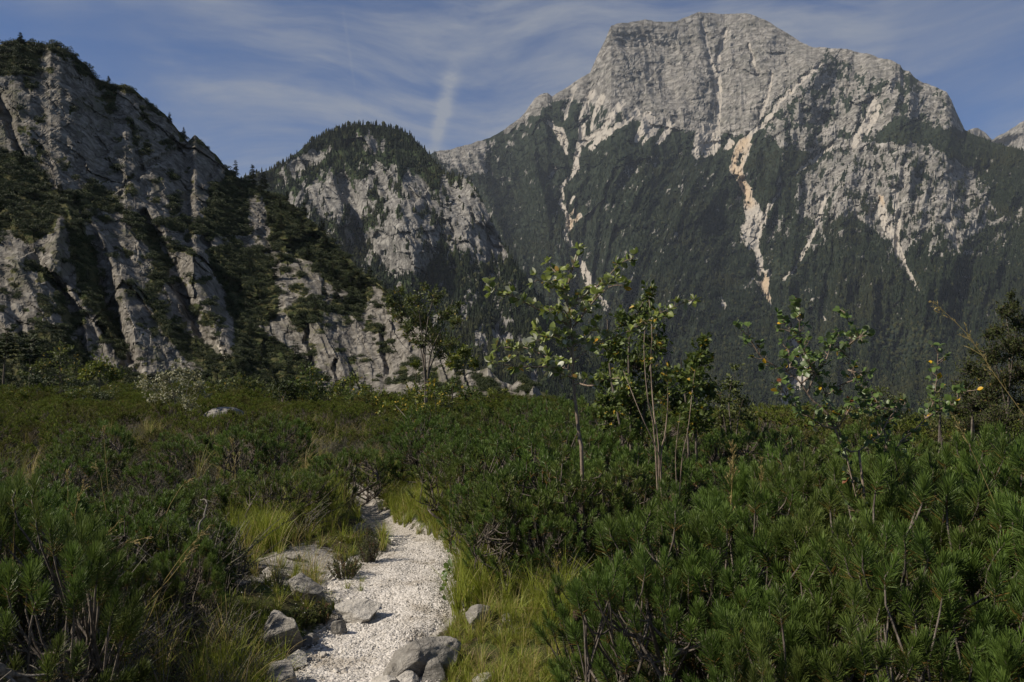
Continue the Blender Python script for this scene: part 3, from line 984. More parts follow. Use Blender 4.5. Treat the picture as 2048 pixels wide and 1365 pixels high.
# ------------------------------------------------------------------ the ground of the plateau and the valley
PATH_ROWS = [  # photo row, left edge, right edge of the gravel
    (1420, 540, 900), (1365, 580, 885), (1330, 585, 850), (1300, 610, 830), (1270, 645, 860), (1240, 690, 900), (1215, 675, 908), (1190, 650, 908), (1160, 655, 903),
    (1130, 700, 902), (1105, 765, 900), (1090, 778, 886), (1075, 757, 822), (1060, 738, 792), (1040, 715, 768), (1020, 716, 748), (1000, 692, 738), (985, 684, 716), (974, 694, 708)]
_pe = []
for yy, l, r in PATH_ROWS:
    a, b = on_ground(l, yy, -0.03), on_ground(r, yy, -0.03)
    _pe.append(((a[1] + b[1]) / 2, a[0], b[0]))
_pe = [(-3.0, -0.55, 0.5), (1.5, -0.75, 0.25)] + _pe + [(_pe[-1][0] + 1.5, _pe[-1][1] - 0.35, _pe[-1][2] - 0.3)]
PE_Y, PE_L, PE_R = [np.array(c) for c in zip(*_pe)]


def path_dist(x, y):
    """>0 outside the gravel (metres), <0 inside"""
    l, r = np.interp(y, PE_Y, PE_L), np.interp(y, PE_Y, PE_R)
    d = np.maximum(l - x, x - r)
    return np.where(y > PE_Y[-1], np.maximum(d, 0) + (y - PE_Y[-1]), d)


HUMPS = [(on_ground(865, 1062)[0], on_ground(865, 1062)[1], 0.6, 0.20), (on_ground(640, 1050)[0], on_ground(640, 1050)[1], 0.6, 0.15), (on_ground(520, 1230)[0], on_ground(520, 1230)[1], 0.5, 0.10), (on_ground(980, 1240)[0], on_ground(980, 1240)[1], 0.5, 0.08)]


def gz(x, y):
    x, y = np.asarray(x, float), np.asarray(y, float)
    r = np.hypot(x, y)
    pd = path_dist(x, y)
    s = np.where(y > 0.1, x / np.maximum(y, 0.1), np.sign(x) * 3)
    edge = 300 + (30 - 300) * sstep(-0.02, 0.12, s)
    und = 0.20 * fbm(x / 3.1, y / 3.1, octv=4, seed=501) * sstep(0.0, 1.2, pd) + 0.35 * fbm(x / 11, y / 11, octv=3, seed=505) * sstep(4, 14, r)
    z = und + 0.10 * sstep(0.0, 0.7, pd) - 0.03
    z = z - (0.006 + 0.014 * sstep(-0.5, -0.1, s)) * np.clip(r - 10, 0, 120) - 0.010 * np.clip(r - 9, 0, 50) * sstep(0.0, 0.2, s)
    for hx, hy, hr, hh_ in HUMPS:
        z = z + hh_ * np.exp(-((x - hx) ** 2 + (y - hy) ** 2) / (hr * hr)) * sstep(-0.05, 0.25, pd)
    over = np.maximum(r - edge, 0)
    z = z - 55 * (1 - np.exp(-over * 0.6 / 55)) - 0.03 * np.clip(over, 0, 1500)
    z = z + sstep(150, 500, r) * (6 * fbm(x / 120, y / 120, octv=4, seed=509))
    return z


def mat_ground():
    m, nt = new_mat('ground_soil')
    pos = nt.n('ShaderNodeNewGeometry').outputs['Position']
    a = nt.noise(pos, 2.2, 5, 0.6)
    b = nt.noise(pos, 14, 5, 0.65)
    c = nt.noise(pos, 70, 3, 0.6)
    soil = nt.mix(nt.remap(b, 0.3, 0.7), (0.028, 0.022, 0.012), (0.075, 0.06, 0.035))
    moss = nt.mix(nt.remap(c, 0.3, 0.7), (0.03, 0.04, 0.01), (0.07, 0.085, 0.02))
    col = nt.mix(nt.remap(a, 0.42, 0.58), soil, moss)
    gr = nt.mix(nt.remap(c, 0.35, 0.65), (0.19, 0.17, 0.14), (0.42, 0.39, 0.35))
    bare = nt.remap(nt.math('ADD', nt.attr('bare'), nt.math('MULTIPLY', nt.math('SUBTRACT', b, 0.5), 0.9)), 0.42, 0.62)
    col = nt.mix(bare, col, gr)
    finish(nt, col, 0.95, nt.math('ADD', b, nt.math('MULTIPLY', c, 0.5)), 0.9, 0.03, 0.1)
    return m


def mat_gravel(name, lo, hi, bump=True, warm=(0.27, 0.232, 0.18)):
    m, nt = new_mat(name)
    pos = nt.n('ShaderNodeNewGeometry').outputs['Position']
    vor = nt.n('ShaderNodeTexVoronoi')
    vor.inputs['Scale'].default_value = 55
    nt.set(vor.inputs['Vector'], pos)
    n = nt.noise(pos, 2.4, 5, 0.65)
    f = nt.noise(pos, 120, 3, 0.6)
    rnd = nt.n('ShaderNodeObjectInfo').outputs['Random']
    col = nt.mix(nt.remap(vor.outputs['Color'], 0.1, 0.9), lo, hi)
    col = nt.mix(nt.math('MULTIPLY', nt.remap(n, 0.5, 0.68), 0.7), col, warm)
    col = nt.mix(nt.math('MULTIPLY', rnd, 0.4), col, nt.mix(1.0, col, (0.55, 0.53, 0.5), 'MULTIPLY'))
    h = nt.math('ADD', nt.math('MULTIPLY', vor.outputs['Distance'], -1.0), nt.math('MULTIPLY', f, 0.4))
    finish(nt, col, 0.9, h if bump else f, 0.8, 0.012 if bump else 0.004, 0.15)
    return m


M_GROUND = mat_ground()
M_PATH = mat_gravel('path_gravel', (0.40, 0.37, 0.33), (0.64, 0.60, 0.55))
M_PEBBLE = mat_gravel('pebble', (0.42, 0.395, 0.355), (0.64, 0.605, 0.555), False)

azs = np.radians(np.concatenate([np.linspace(-178, -46, 40)[:-1], np.linspace(-46, 46, 330), np.linspace(46, 178, 40)[1:]]))
rs = np.concatenate([np.geomspace(0.4, 30, 230), np.geomspace(30, 7000, 70)[1:]])
A, R = np.meshgrid(azs, rs)
R = np.minimum(R, np.interp(np.abs(A), np.radians([0, 70, 80, 180]), [7000, 7000, 400, 400]) * (0.5 + 0.5 * R / rs[-1]))
GX, GY = R * np.sin(A), R * np.cos(A)
gpd = path_dist(GX, GY)
gbare = np.clip(1.0 - gpd / 0.30, 0, 1) * 0.7
for (bx0, by0, w) in ((600, 1130, 0.75), (540, 1175, 0.4), (690, 1165, 0.5), (560, 1330, 0.5), (480, 1340, 0.35), (900, 1110, 0.4)):
    q = on_ground(bx0, by0)
    gbare = np.maximum(gbare, 0.75 * np.exp(-((GX - q[0]) ** 2 + ((GY - q[1]) * 0.8) ** 2) / (w * w * 0.5)))
gV = np.stack([GX, GY, gz(GX, GY) - 0.05 * sstep(0.02, -0.08, gpd) * 1.0], -1)
nr, nc = gV.shape[:2]
i, j = np.arange(nr - 1)[:, None] * nc, np.arange(nc - 1)[None]
add_obj('ground', make_mesh('ground', gV, [np.stack([i + j, i + nc + j, i + nc + j + 1, i + j + 1], -1).reshape(-1, 4)], [M_GROUND], {'bare': gbare}), kind='structure')

# the gravel path, a sheet of its own lying in its trough
ys = np.concatenate([np.linspace(-2.5, 3.2, 40), np.linspace(3.25, PE_Y[-1], 260)])
us = np.linspace(0, 1, 60)
pl, pr = np.interp(ys, PE_Y, PE_L), np.interp(ys, PE_Y, PE_R)
wob = 0.04 * fbm(ys * 3.1, ys * 0 + 4, octv=3, seed=601)
wob2 = 0.04 * fbm(ys * 3.1, ys * 0 + 9, octv=3, seed=603)
PXX = (pl - 0.02 + wob)[:, None] * (1 - us) + (pr + 0.02 + wob2)[:, None] * us
PYY = np.repeat(ys[:, None], len(us), 1)
prof = 1 - np.abs(us * 2 - 1) ** 6
PZ = -0.055 + 0.045 * prof[None] + 0.03 * fbm(PXX / 0.35, PYY / 0.5, octv=4, seed=607) + 0.008 * fbm(PXX / 0.03, PYY / 0.03, octv=2, seed=609)
nr, nc = PZ.shape
i, j = np.arange(nr - 1)[:, None] * nc, np.arange(nc - 1)[None]
add_obj('path', make_mesh('path', np.stack([PXX, PYY, PZ], -1), [np.stack([i + j, i + j + 1, i + nc + j + 1, i + nc + j], -1).reshape(-1, 4)], [M_PATH]), kind='structure')


def path_z(x, y):
    return -0.012 + 0.03 * fbm(np.asarray(x) / 0.35, np.asarray(y) / 0.5, octv=4, seed=607)


# ------------------------------------------------------------------ stones
def mat_boulder(name, a, b, lich):
    m, nt = new_mat(name)
    pos = nt.n('ShaderNodeTexCoord').outputs['Object']
    n1 = nt.noise(pos, 7, 6, 0.6)
    n2 = nt.noise(pos, 34, 5, 0.7)
    n3 = nt.noise(nt.mapping(pos, (1, 1, 3.5), (0.3, 0.5, 0.1)), 12, 6, 0.65, 1.0)
    c = nt.mix(nt.remap(n1, 0.32, 0.68), a, b)
    c = nt.mix(nt.math('MULTIPLY', nt.remap(n2, 0.52, 0.7), 0.8), c, lich)
    c = nt.mix(nt.math('MULTIPLY', nt.remap(n3, 0.55, 0.68), 0.6), c, nt.mix(1.0, c, (0.35, 0.34, 0.33), 'MULTIPLY'))
    h = nt.math('ADD', n1, nt.math('ADD', nt.math('MULTIPLY', n2, 0.4), nt.math('MULTIPLY', n3, 0.7)))
    finish(nt, c, 0.92, h, 0.9, 0.05, 0.15)
    return m


M_BOULDER = mat_boulder('grey_boulder', (0.175, 0.162, 0.143), (0.28, 0.262, 0.232), (0.40, 0.38, 0.34))
M_PALE = mat_boulder('pale_stone', (0.36, 0.335, 0.295), (0.48, 0.45, 0.405), (0.56, 0.53, 0.48))


def ico(sub):
    t = (1 + 5 ** 0.5) / 2
    V = [(-1, t, 0), (1, t, 0), (-1, -t, 0), (1, -t, 0), (0, -1, t), (0, 1, t), (0, -1, -t), (0, 1, -t), (t, 0, -1), (t, 0, 1), (-t, 0, -1), (-t, 0, 1)]
    F = [(0, 11, 5), (0, 5, 1), (0, 1, 7), (0, 7, 10), (0, 10, 11), (1, 5, 9), (5, 11, 4), (11, 10, 2), (10, 7, 6), (7, 1, 8), (3, 9, 4), (3, 4, 2), (3, 2, 6), (3, 6, 8), (3, 8, 9), (4, 9, 5), (2, 4, 11), (6, 2, 10), (8, 6, 7), (9, 8, 1)]
    V = [np.array(v) / np.linalg.norm(v) for v in V]
    for _ in range(sub):
        cache, G = {}, []
        def mid(a, b):
            k = (min(a, b), max(a, b))
            if k not in cache:
                m = V[a] + V[b]
                V.append(m / np.linalg.norm(m))
                cache[k] = len(V) - 1
            return cache[k]
        for a, b, c in F:
            ab, bc, ca = mid(a, b), mid(b, c), mid(c, a)
            G += [(a, ab, ca), (b, bc, ab), (c, ca, bc), (ab, bc, ca)]
        F = G
    return np.array(V), np.array(F)


ICO = {k: ico(k) for k in (1, 2, 3, 4)}


def stone_mesh(name, seed, dims, mat, sub=3, cuts=9, rough=0.12):
    rng = np.random.default_rng(seed)
    V, F = ICO[sub]
    V = V.copy()
    for _ in range(cuts):                       # broken faces
        n = unit(rng.normal(size=3) * np.array([1, 1, 0.8]))
        d = rng.uniform(0.48, 0.82)
        s = V @ n
        V = V - np.outer(np.maximum(s - d, 0) * 0.98, n)
    V = V * (1 + rough * fbm(V[:, 0] * 1.6 + seed, V[:, 1] * 1.6, V[:, 2] * 1.6, octv=5, gain=0.6, seed=seed)[:, None] * 1.6)
    V = V * (np.asarray(dims) / 2) / np.abs(V).max(0)
    return make_mesh(name, V, [F], [mat], None, smooth=sub > 2)


# px, py of the foot, width px, height px, depth ratio, material, turn, label
BOULDERS = [
    (548, 1298, 104, 98, 0.95, 0, 0.5, 'rounded dark grey boulder standing upright on the bank beside the gravel path'),
    (846, 1338, 190, 74, 0.95, 0, 1.0, 'largest grey boulder, a long sloping slab lying on the edge of the gravel'),
    (602, 1218, 80, 46, 0.9, 0, 0.2, 'flat-topped grey stone on the bank above the rounded boulder'),
    (712, 1236, 98, 40, 1.0, 1, -0.2, 'pale flat rock set in the path as a step'),
    (676, 1260, 34, 38, 0.8, 0, 0.9, 'small upright grey stone under the pale rock step'),
    (955, 1272, 58, 42, 0.9, 0, 0.1, 'grey stone lying in the grass next to the long slab'),
    (544, 1164, 46, 22, 0.8, 1, 0.3, 'white angular stone on bare soil under the tall bright grass'),
    (866, 1352, 50, 50, 0.8, 0, 0.2, 'small grey stone leaning at the lower end of the long slab'),
    (966, 1364, 52, 24, 0.9, 1, 0.0, 'pale flat stone half sunk in low grass past the long slab'),
    (548, 1362, 82, 48, 0.9, 0, 1.2, 'jagged dark rock at the path edge below the rounded boulder'),
    (582, 1318, 56, 26, 0.9, 1, 0.6, 'pale broken stone between the jagged rock and the rounded boulder'),
    (722, 1080, 36, 20, 0.8, 0, 0.5, 'grey stone beside the low bush where the path bends'),
    (586, 1128, 38, 14, 0.8, 0, 0.2, 'thin grey stone flat on the bare gravel bank'),
    (806, 1358, 60, 30, 0.9, 1, 0.8, 'white rock with knobbly top in front of the long slab'),
    (768, 1362, 56, 24, 0.9, 1, 0.1, 'white low rock touching the knobbly white rock'),
    (620, 1278, 40, 26, 0.9, 0, 0.7, 'dark stone wedged behind the rounded boulder at the gravel'),
    (1018, 1272, 30, 14, 0.9, 1, 0.1, 'little pale stone in grass under the dwarf pines'),
    (478, 1208, 40, 14, 0.9, 0, 0.1, 'small grey stone in dry grass left behind the rounded boulder'),
    (634, 1212, 36, 30, 0.9, 0, 1.4, 'grey block against the flat-topped stone'),
    (470, 1320, 36, 22, 0.9, 0, 1.9, 'dark stone in shade among twigs by the jagged rock'),
    (742, 1212, 30, 22, 0.8, 1, 0.9, 'white chip of stone at the end of the rock step'),
]
for k, (bx, by, w, h, dr, mi, tz, lab) in enumerate(BOULDERS):
    g = on_ground(bx, by, 0.02)
    g[2] = gz(g[0], g[1])
    m = g[1] / FPX
    W, H = w * m, h * m * 1.05
    me = stone_mesh('boulder', 700 + k, (W, W * dr, H * 1.35), (M_BOULDER, M_PALE)[mi], 4 if w > 30 else 3, 18, 0.09)
    o = add_obj('boulder', me, loc=(g[0], g[1] + W * dr * 0.25, g[2] + H * 0.27), label=lab, cat='boulder')
    o.rotation_euler = (0.05 * math.sin(k), -0.38 if k == 1 else 0.1 * math.sin(k * 2.1), tz * 0.3)
for k, (bx, by, w, h, Y, lab) in enumerate([(448, 824, 84, 10, 24.0, 'long flat grey rock lying in the dwarf pines near the pale-leaved bush')]):
    q = pt(bx, by, Y)
    me = stone_mesh('boulder', 760 + k, (w / FPX * Y, w / FPX * Y * 0.8, 1.0), M_BOULDER, 3, 10, 0.1)
    add_obj('boulder', me, loc=(q[0], q[1], q[2] + h / FPX * Y - 0.5), label=lab, cat='boulder')

# loose stones on the gravel (large enough to tell apart) and the fine gravel itself
rng = np.random.default_rng(11)
peb = [stone_mesh('pebble', 800 + k, (1.0, rng.uniform(0.7, 0.95), rng.uniform(0.55, 0.8)), M_PEBBLE, 1 if k < 5 else 2, 6, 0.18) for k in range(8)]
n = 22000
y = 3.0 + 8.5 * rng.random(n) ** 1.7
u = np.clip(rng.normal(0.5, 0.36, n), -0.06, 1.03)
x = np.interp(y, PE_Y, PE_L) * (1 - u) + np.interp(y, PE_Y, PE_R) * u
spill = rng.random(n) < 0.12
x = np.where(spill, x - rng.random(n) * 0.9, x)
size = 0.007 + 0.016 * rng.random(n) ** 3
inside = path_dist(x, y) < 0
z = np.where(inside, path_z(x, y), gz(x, y)) + size * 0.12
keep = inside | (vnoise(x * 3, y * 3, seed=5) > 0.0)
scatter('gravel', np.stack([x, y, z], -1)[keep], size[keep] * 1.0, rng.random(keep.sum()) * 6.28, [proto('pebble_shape', m) for m in peb[:5]],
        label='fine white limestone gravel covering the footpath', cat='gravel', tilt=rng.normal(0, 0.35, (keep.sum(), 2)))
n = 120
y = 3.9 + 6.5 * rng.random(n) ** 1.4
side = rng.random(n)
u = np.where(side < 0.36, rng.normal(0.0, 0.07, n), np.where(side < 0.6, rng.normal(1.0, 0.05, n), rng.random(n)))
x = np.interp(y, PE_Y, PE_L) * (1 - u) + np.interp(y, PE_Y, PE_R) * u
for k in range(n):
    s = 0.022 + 0.045 * rng.random() ** 3
    zz = float(path_z(x[k], y[k]) if path_dist(x[k], y[k]) < 0 else gz(x[k], y[k]))
    o = add_obj('stone', peb[5 + k % 3], loc=(x[k], y[k], zz + s * 0.15), label='loose white limestone chunk on the gravel footpath', cat='stone', group='loose stones on the footpath')
    lab = ('large white limestone chunk' if s > 0.045 else 'small white limestone chunk') + (' lying at the foot of the stony bank' if u[k] < 0.18 else ' lying under the grass fringe of the path' if u[k] > 0.85 else ' lying out on the trodden gravel')
    tag(o, lab, None, 'stones: ' + lab)
    o.scale = (s, s, s)
    o.rotation_euler = (rng.normal(0, 0.3), rng.normal(0, 0.3), rng.random() * 6.28)

# ------------------------------------------------------------------ plant materials
def mat_leaf(name, dark, light, alt=None, rough=0.5, trans=0.25, back=None, spec=0.4, vary=0.35, patch=None):
    """tint 0..0.85 runs dark to light; above 0.85 the autumn colour"""
    m, nt = new_mat(name)
    t = nt.attr('tint')
    rnd = nt.n('ShaderNodeObjectInfo').outputs['Random']
    c = nt.mix(nt.remap(t, 0.0, 0.85, 0, 1, False), dark, light)
    if alt is not None:
        c = nt.mix(nt.remap(t, 0.86, 0.9), c, alt)
    c = nt.mix(nt.math('MULTIPLY', rnd, vary), c, nt.mix(1.0, c, (0.62, 0.66, 0.5), 'MULTIPLY'))
    if patch is not None:
        pw = nt.noise(nt.n('ShaderNodeNewGeometry').outputs['Position'], patch[0], 3, 0.6)
        c = nt.mix(nt.math('MULTIPLY', nt.remap(pw, 0.46, 0.66), patch[2]), c, patch[1])
    if back is not None:
        bf = nt.n('ShaderNodeNewGeometry').outputs['Backfacing']
        c2 = nt.mix(bf, c, back)
    else:
        c2 = c
    finish(nt, c2, rough, None, spec=spec, translucent=trans, tcol=c)
    return m


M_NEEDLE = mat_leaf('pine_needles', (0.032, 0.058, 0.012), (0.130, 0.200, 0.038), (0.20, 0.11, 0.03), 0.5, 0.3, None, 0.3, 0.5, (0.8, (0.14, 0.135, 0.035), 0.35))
M_NEEDLE_FAR = mat_leaf('pine_needles_far', (0.036, 0.052, 0.010), (0.14, 0.17, 0.03), (0.15, 0.095, 0.035), 0.8, 0.25, None, 0.08, 0.6, (0.5, (0.095, 0.08, 0.03), 0.75))
M_CONIFER = mat_leaf('conifer_needles', (0.018, 0.03, 0.009), (0.05, 0.07, 0.018), (0.09, 0.07, 0.03), 0.6, 0.1, None, 0.3, 0.5)
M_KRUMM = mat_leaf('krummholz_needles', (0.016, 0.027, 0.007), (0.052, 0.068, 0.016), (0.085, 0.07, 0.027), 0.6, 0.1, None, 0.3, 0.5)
M_FORESTFAR = mat_leaf('far_forest', (0.009, 0.014, 0.008), (0.023, 0.031, 0.014), (0.045, 0.047, 0.02), 0.8, 0.0, None, 0.05, 0.7, (0.005, (0.034, 0.034, 0.013), 0.6))
M_GRASS = mat_leaf('grass_blades', (0.11, 0.135, 0.018), (0.33, 0.37, 0.05), (0.40, 0.31, 0.13), 0.5, 0.35, None, 0.3, 0.4)
M_HEATH = mat_leaf('heath_leaves', (0.04, 0.05, 0.012), (0.12, 0.135, 0.03), (0.15, 0.09, 0.04), 0.6, 0.2, None, 0.3, 0.5)
M_DECID = mat_leaf('green_leaves', (0.035, 0.058, 0.011), (0.12, 0.155, 0.03), (0.42, 0.28, 0.03), 0.5, 0.3, None, 0.35, 0.3)
M_WILLOW = mat_leaf('willow_leaves', (0.05, 0.065, 0.016), (0.13, 0.15, 0.04), (0.30, 0.22, 0.05), 0.5, 0.3, None, 0.3, 0.3)
M_DARKLEAF = mat_leaf('dark_leaves', (0.022, 0.034, 0.009), (0.075, 0.085, 0.022), (0.16, 0.11, 0.03), 0.6, 0.2, None, 0.2, 0.3)
M_PALELEAF = mat_leaf('pale_leaves', (0.10, 0.11, 0.04), (0.30, 0.28, 0.14), (0.48, 0.46, 0.34), 0.5, 0.3, None, 0.3, 0.3)
M_YELLOWLEAF = mat_leaf('yellowing_leaves', (0.05, 0.075, 0.012), (0.18, 0.20, 0.03), (0.42, 0.30, 0.04), 0.5, 0.3, None, 0.3, 0.3)


def mat_bark(name, a, b):
    m, nt = new_mat(name)
    pos = nt.n('ShaderNodeNewGeometry').outputs['Position']
    n1 = nt.noise(nt.mapping(pos, (1, 1, 0.4)), 60, 5, 0.65)
    n2 = nt.noise(pos, 9, 4, 0.6)
    c = nt.mix(nt.remap(n1, 0.3, 0.7), a, b)
    c = nt.mix(nt.math('MULTIPLY', nt.remap(n2, 0.45, 0.7), 0.5), c, nt.mix(1.0, c, (0.5, 0.5, 0.5), 'MULTIPLY'))
    finish(nt, c, 0.9, n1, 0.7, 0.008, 0.15)
    return m


M_BARK = mat_bark('pine_bark', (0.06, 0.048, 0.038), (0.17, 0.145, 0.12))
M_GREYTWIG = mat_bark('grey_twigs', (0.085, 0.075, 0.062), (0.20, 0.18, 0.155))
M_WBARK = mat_bark('whitebeam_bark', (0.13, 0.095, 0.07), (0.28, 0.22, 0.17))
M_CONE = mat_bark('cone_scales', (0.05, 0.035, 0.025), (0.12, 0.08, 0.055))

# ------------------------------------------------------------------ trees on the far mountainsides
def far_conifer(seed, tiers=3, sides=6):
    rng = np.random.default_rng(seed)
    mb = MB()
    for k in range(tiers):
        z0 = 0.04 + 0.9 * k / tiers
        z1 = min(1.0, z0 + 0.9 / tiers * 1.75)
        r = 0.17 * (1 - k / tiers * 0.72)
        th = np.arange(sides) / sides * 2 * np.pi + rng.random() * 3
        rr = r * rng.uniform(0.65, 1.2, sides)
        ring = np.stack([rr * np.cos(th), rr * np.sin(th), z0 + rng.uniform(-0.05, 0.05, sides)], -1)
        V = np.vstack([ring, [[0, 0, z1]]])
        F = [(q, (q + 1) % sides, sides) for q in range(sides)]
        mb.add(V, F, rng.random() * 0.8)
    return mb.mesh('far_conifer', [M_FORESTFAR], False)


def far_broadleaf(seed):
    rng = np.random.default_rng(seed)
    V, F = ICO[1]
    V = V * (1 + 0.35 * rng.uniform(-1, 1, len(V))[:, None]) * np.array([0.26, 0.26, 0.42]) + np.array([0, 0, 0.5])
    mb = MB()
    mb.add(V, F, rng.uniform(0.5, 1.0))
    return mb.mesh('far_broadleaf', [M_FORESTFAR], False)


rng = np.random.default_rng(21)
fprot = [proto('far_tree_shape', far_conifer(900 + k)) for k in range(5)] + [proto('far_tree_shape', far_broadleaf(950 + k)) for k in range(2)]

f = PEAK['mk']['forest'].copy()
alpine = sstep(250, 330, PEAK['PY'] + 0.03 * (PEAK['PX'] - 1400)) * (PEAK['PY'] < 862)
w = f * (0.02 + alpine) + (1 - f) * (PEAK['mk']['scree'] < 0.2) * 0.05 * alpine + PEAK['mk']['mead'] * 0.25 * alpine
w = np.where((PEAK['PX'] > 1935) & (PEAK['PY'] < 420), np.maximum(w, f), w)
P, ii, jj = pick_points(PEAK, w, 85000, rng)
hgt = rng.uniform(7, 16, len(P)) * (0.65 + 0.35 * alpine[ii, jj])
mead = PEAK['mk']['mead'][ii, jj] > 0.4
pick = rng.integers(0, 5, len(P))
leafy = (rng.random(len(P)) < 0.10 + 0.25 * sstep(520, 800, PEAK['PY'][ii, jj])) | mead
pick = np.where(leafy, 5 + rng.integers(0, 2, len(P)), pick)
hgt = np.where(leafy, hgt * 0.7, hgt)
scatter('mountain_forest', P - np.array([0, 0, 1.0]), np.stack([hgt * 1.25, hgt * 1.25, hgt], -1), rng.random(len(P)) * 6.28, fprot, pick,
        label='dark spruce forest on the lower flanks of the limestone mountain', cat='forest')

w = DOME['mk']['forest'] * (0.15 + sstep(0.1, 0.5, DOME['mk']['forest'])) * (1 + 1.2 * (DOME['PY'] < 300)) + 0.006
P, ii, jj = pick_points(DOME, w, 28000, rng)
hgt = rng.uniform(6, 14, len(P))
pick = np.where(rng.random(len(P)) < 0.06, 5 + rng.integers(0, 2, len(P)), rng.integers(0, 5, len(P)))
scatter('dome_forest', P - np.array([0, 0, 0.8]), np.stack([hgt * 1.1, hgt * 1.1, hgt], -1), rng.random(len(P)) * 6.28, fprot, pick,
        label='spruce forest capping the rocky dome behind the cliff', cat='forest')


# ------------------------------------------------------------------ dwarf pine and conifers on the cliff
def krummholz(seed, n=420):
    rng = np.random.default_rng(seed)
    mb = MB()
    lobes = rng.normal(0, 0.32, (7, 3)) * np.array([1, 1, 0.35]) + np.array([0, 0, 0.25])
    k = rng.integers(0, len(lobes), n)
    p = unit(rng.normal(size=(n, 3)))
    p = p * np.array([0.34, 0.34, 0.26]) * rng.uniform(0.55, 1.0, (n, 1)) + lobes[k]
    p[:, 2] = np.abs(p[:, 2])
    d = unit(rng.normal(0, 0.55, (n, 3)) + np.array([0, 0, 1.0]))
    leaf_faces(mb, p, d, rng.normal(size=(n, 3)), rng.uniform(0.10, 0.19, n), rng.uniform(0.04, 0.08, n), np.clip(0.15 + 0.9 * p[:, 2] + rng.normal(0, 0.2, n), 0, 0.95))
    return mb.mesh('dwarf_pine_clump', [M_KRUMM], False)


kprot = [proto('clump_shape', krummholz(1000 + k)) for k in range(5)]
w = CLIFF['mk']['bush'] * (CLIFF['PY'] < 835)
w = w * (0.4 + 0.6 * (vnoise(CLIFF['PX'] / 12, CLIFF['PY'] / 9, seed=77) > -0.2)) + 0.0005 * (CLIFF['PY'] < 835)
P, ii, jj = pick_points(CLIFF, w, 6800, rng)
s = rng.uniform(0.8, 2.2, len(P)) * np.clip(np.hypot(P[:, 0], P[:, 1]) / 230, 0.6, 1.1)
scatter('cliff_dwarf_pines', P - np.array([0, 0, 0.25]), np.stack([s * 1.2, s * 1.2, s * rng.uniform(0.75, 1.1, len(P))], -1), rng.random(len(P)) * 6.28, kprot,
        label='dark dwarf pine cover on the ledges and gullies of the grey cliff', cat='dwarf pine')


def conifer_meshes(seed, whorls=13, per=7, spray=10, droop=0.25, crown=0.2, gap=0.0, bare=0.12, mat=None, slim=0.24):
    """unit-height conifer: trunk mesh and crown mesh of flat drooping sprays"""
    rng = np.random.default_rng(seed)
    tr = MB()
    bend = np.array([rng.normal(0, 0.015), rng.normal(0, 0.015)])
    zz = np.linspace(0, 1, 9)
    line = np.stack([bend[0] * np.sin(zz * 3), bend[1] * np.sin(zz * 3), zz], -1)
    tr.tube(line, 0.018 * (1 - zz * 0.93), 6)
    cr = MB()
    pos, dirs, nor, ln, wd, tn = [], [], [], [], [], []
    for k in range(whorls):
        h = bare + (0.98 - bare) * (k + rng.uniform(0, 0.6)) / whorls
        L0 = slim * (1 - h) ** 0.8 * (0.55 + 0.45 * min(1, (h - bare) * 6 + 0.3)) + 0.02
        for b in range(per):
            if rng.random() < gap:
                continue
            az = rng.random() * 6.28
            L = L0 * rng.uniform(0.6, 1.25)
            o = np.array([np.cos(az), np.sin(az), 0])
            root = np.array([np.interp(h, zz, line[:, 0]), np.interp(h, zz, line[:, 1]), h])
            t = np.linspace(0.15, 1, spray)
            zc = L * (0.28 * t - droop * 2.0 * t * t) if h < 0.75 else L * (0.5 * t - droop * t * t)
            c = root + o * (L * t)[:, None] + np.array([0, 0, 1]) * zc[:, None]
            tr.tube(np.vstack([root, c[-1]]), [0.004, 0.001], 3)
            sd = np.cross(o, [0, 0, 1])
            for sgn in (-1, 1):
                q = unit(o * 0.7 + sd * sgn * rng.uniform(0.5, 1.0) + np.array([0, 0, rng.uniform(-0.35, 0.15)]))
                pos.append(c)
                dirs.append(np.repeat(q[None], spray, 0) + rng.normal(0, 0.15, (spray, 3)))
                nor.append(np.repeat([[0, 0, 1.0]], spray, 0) + rng.normal(0, 0.3, (spray, 3)))
                ln.append(L * 0.42 * (1.15 - t) + 0.022)
                wd.append(L * 0.15 * (1.15 - t) + 0.010)
                tn.append(np.clip(0.2 + 0.6 * t + rng.normal(0, 0.15), 0, 0.85) * np.ones(spray))
    leaf_faces(cr, np.vstack(pos), np.vstack(dirs), np.vstack(nor), np.concatenate(ln), np.concatenate(wd), np.concatenate(tn))
    return tr.mesh('trunk', [M_BARK]), cr.mesh('crown', [mat or M_CONIFER], False)


CONS = [conifer_meshes(1100 + k, slim=0.22 + 0.05 * (k % 3), gap=0.1 * (k % 3)) for k in range(5)]


def plant(name, parts, loc, scale, rz, label, cat, group=None, tilt=(0, 0)):
    e = add_obj(name, None, loc=loc, label=label, cat=cat, group=group)
    e.scale = scale if isinstance(scale, tuple) else (scale, scale, scale)
    e.rotation_euler = (tilt[0], tilt[1], rz)
    for nm, me in parts:
        add_obj(nm, me, parent=e)
    return e


def on_cliff(px, py):
    d = np.abs(CLIFF['PX'] - px) + np.abs(CLIFF['PY'] - py)
    k = np.unravel_index(np.argmin(d), d.shape)
    return CLIFF['P'][k]


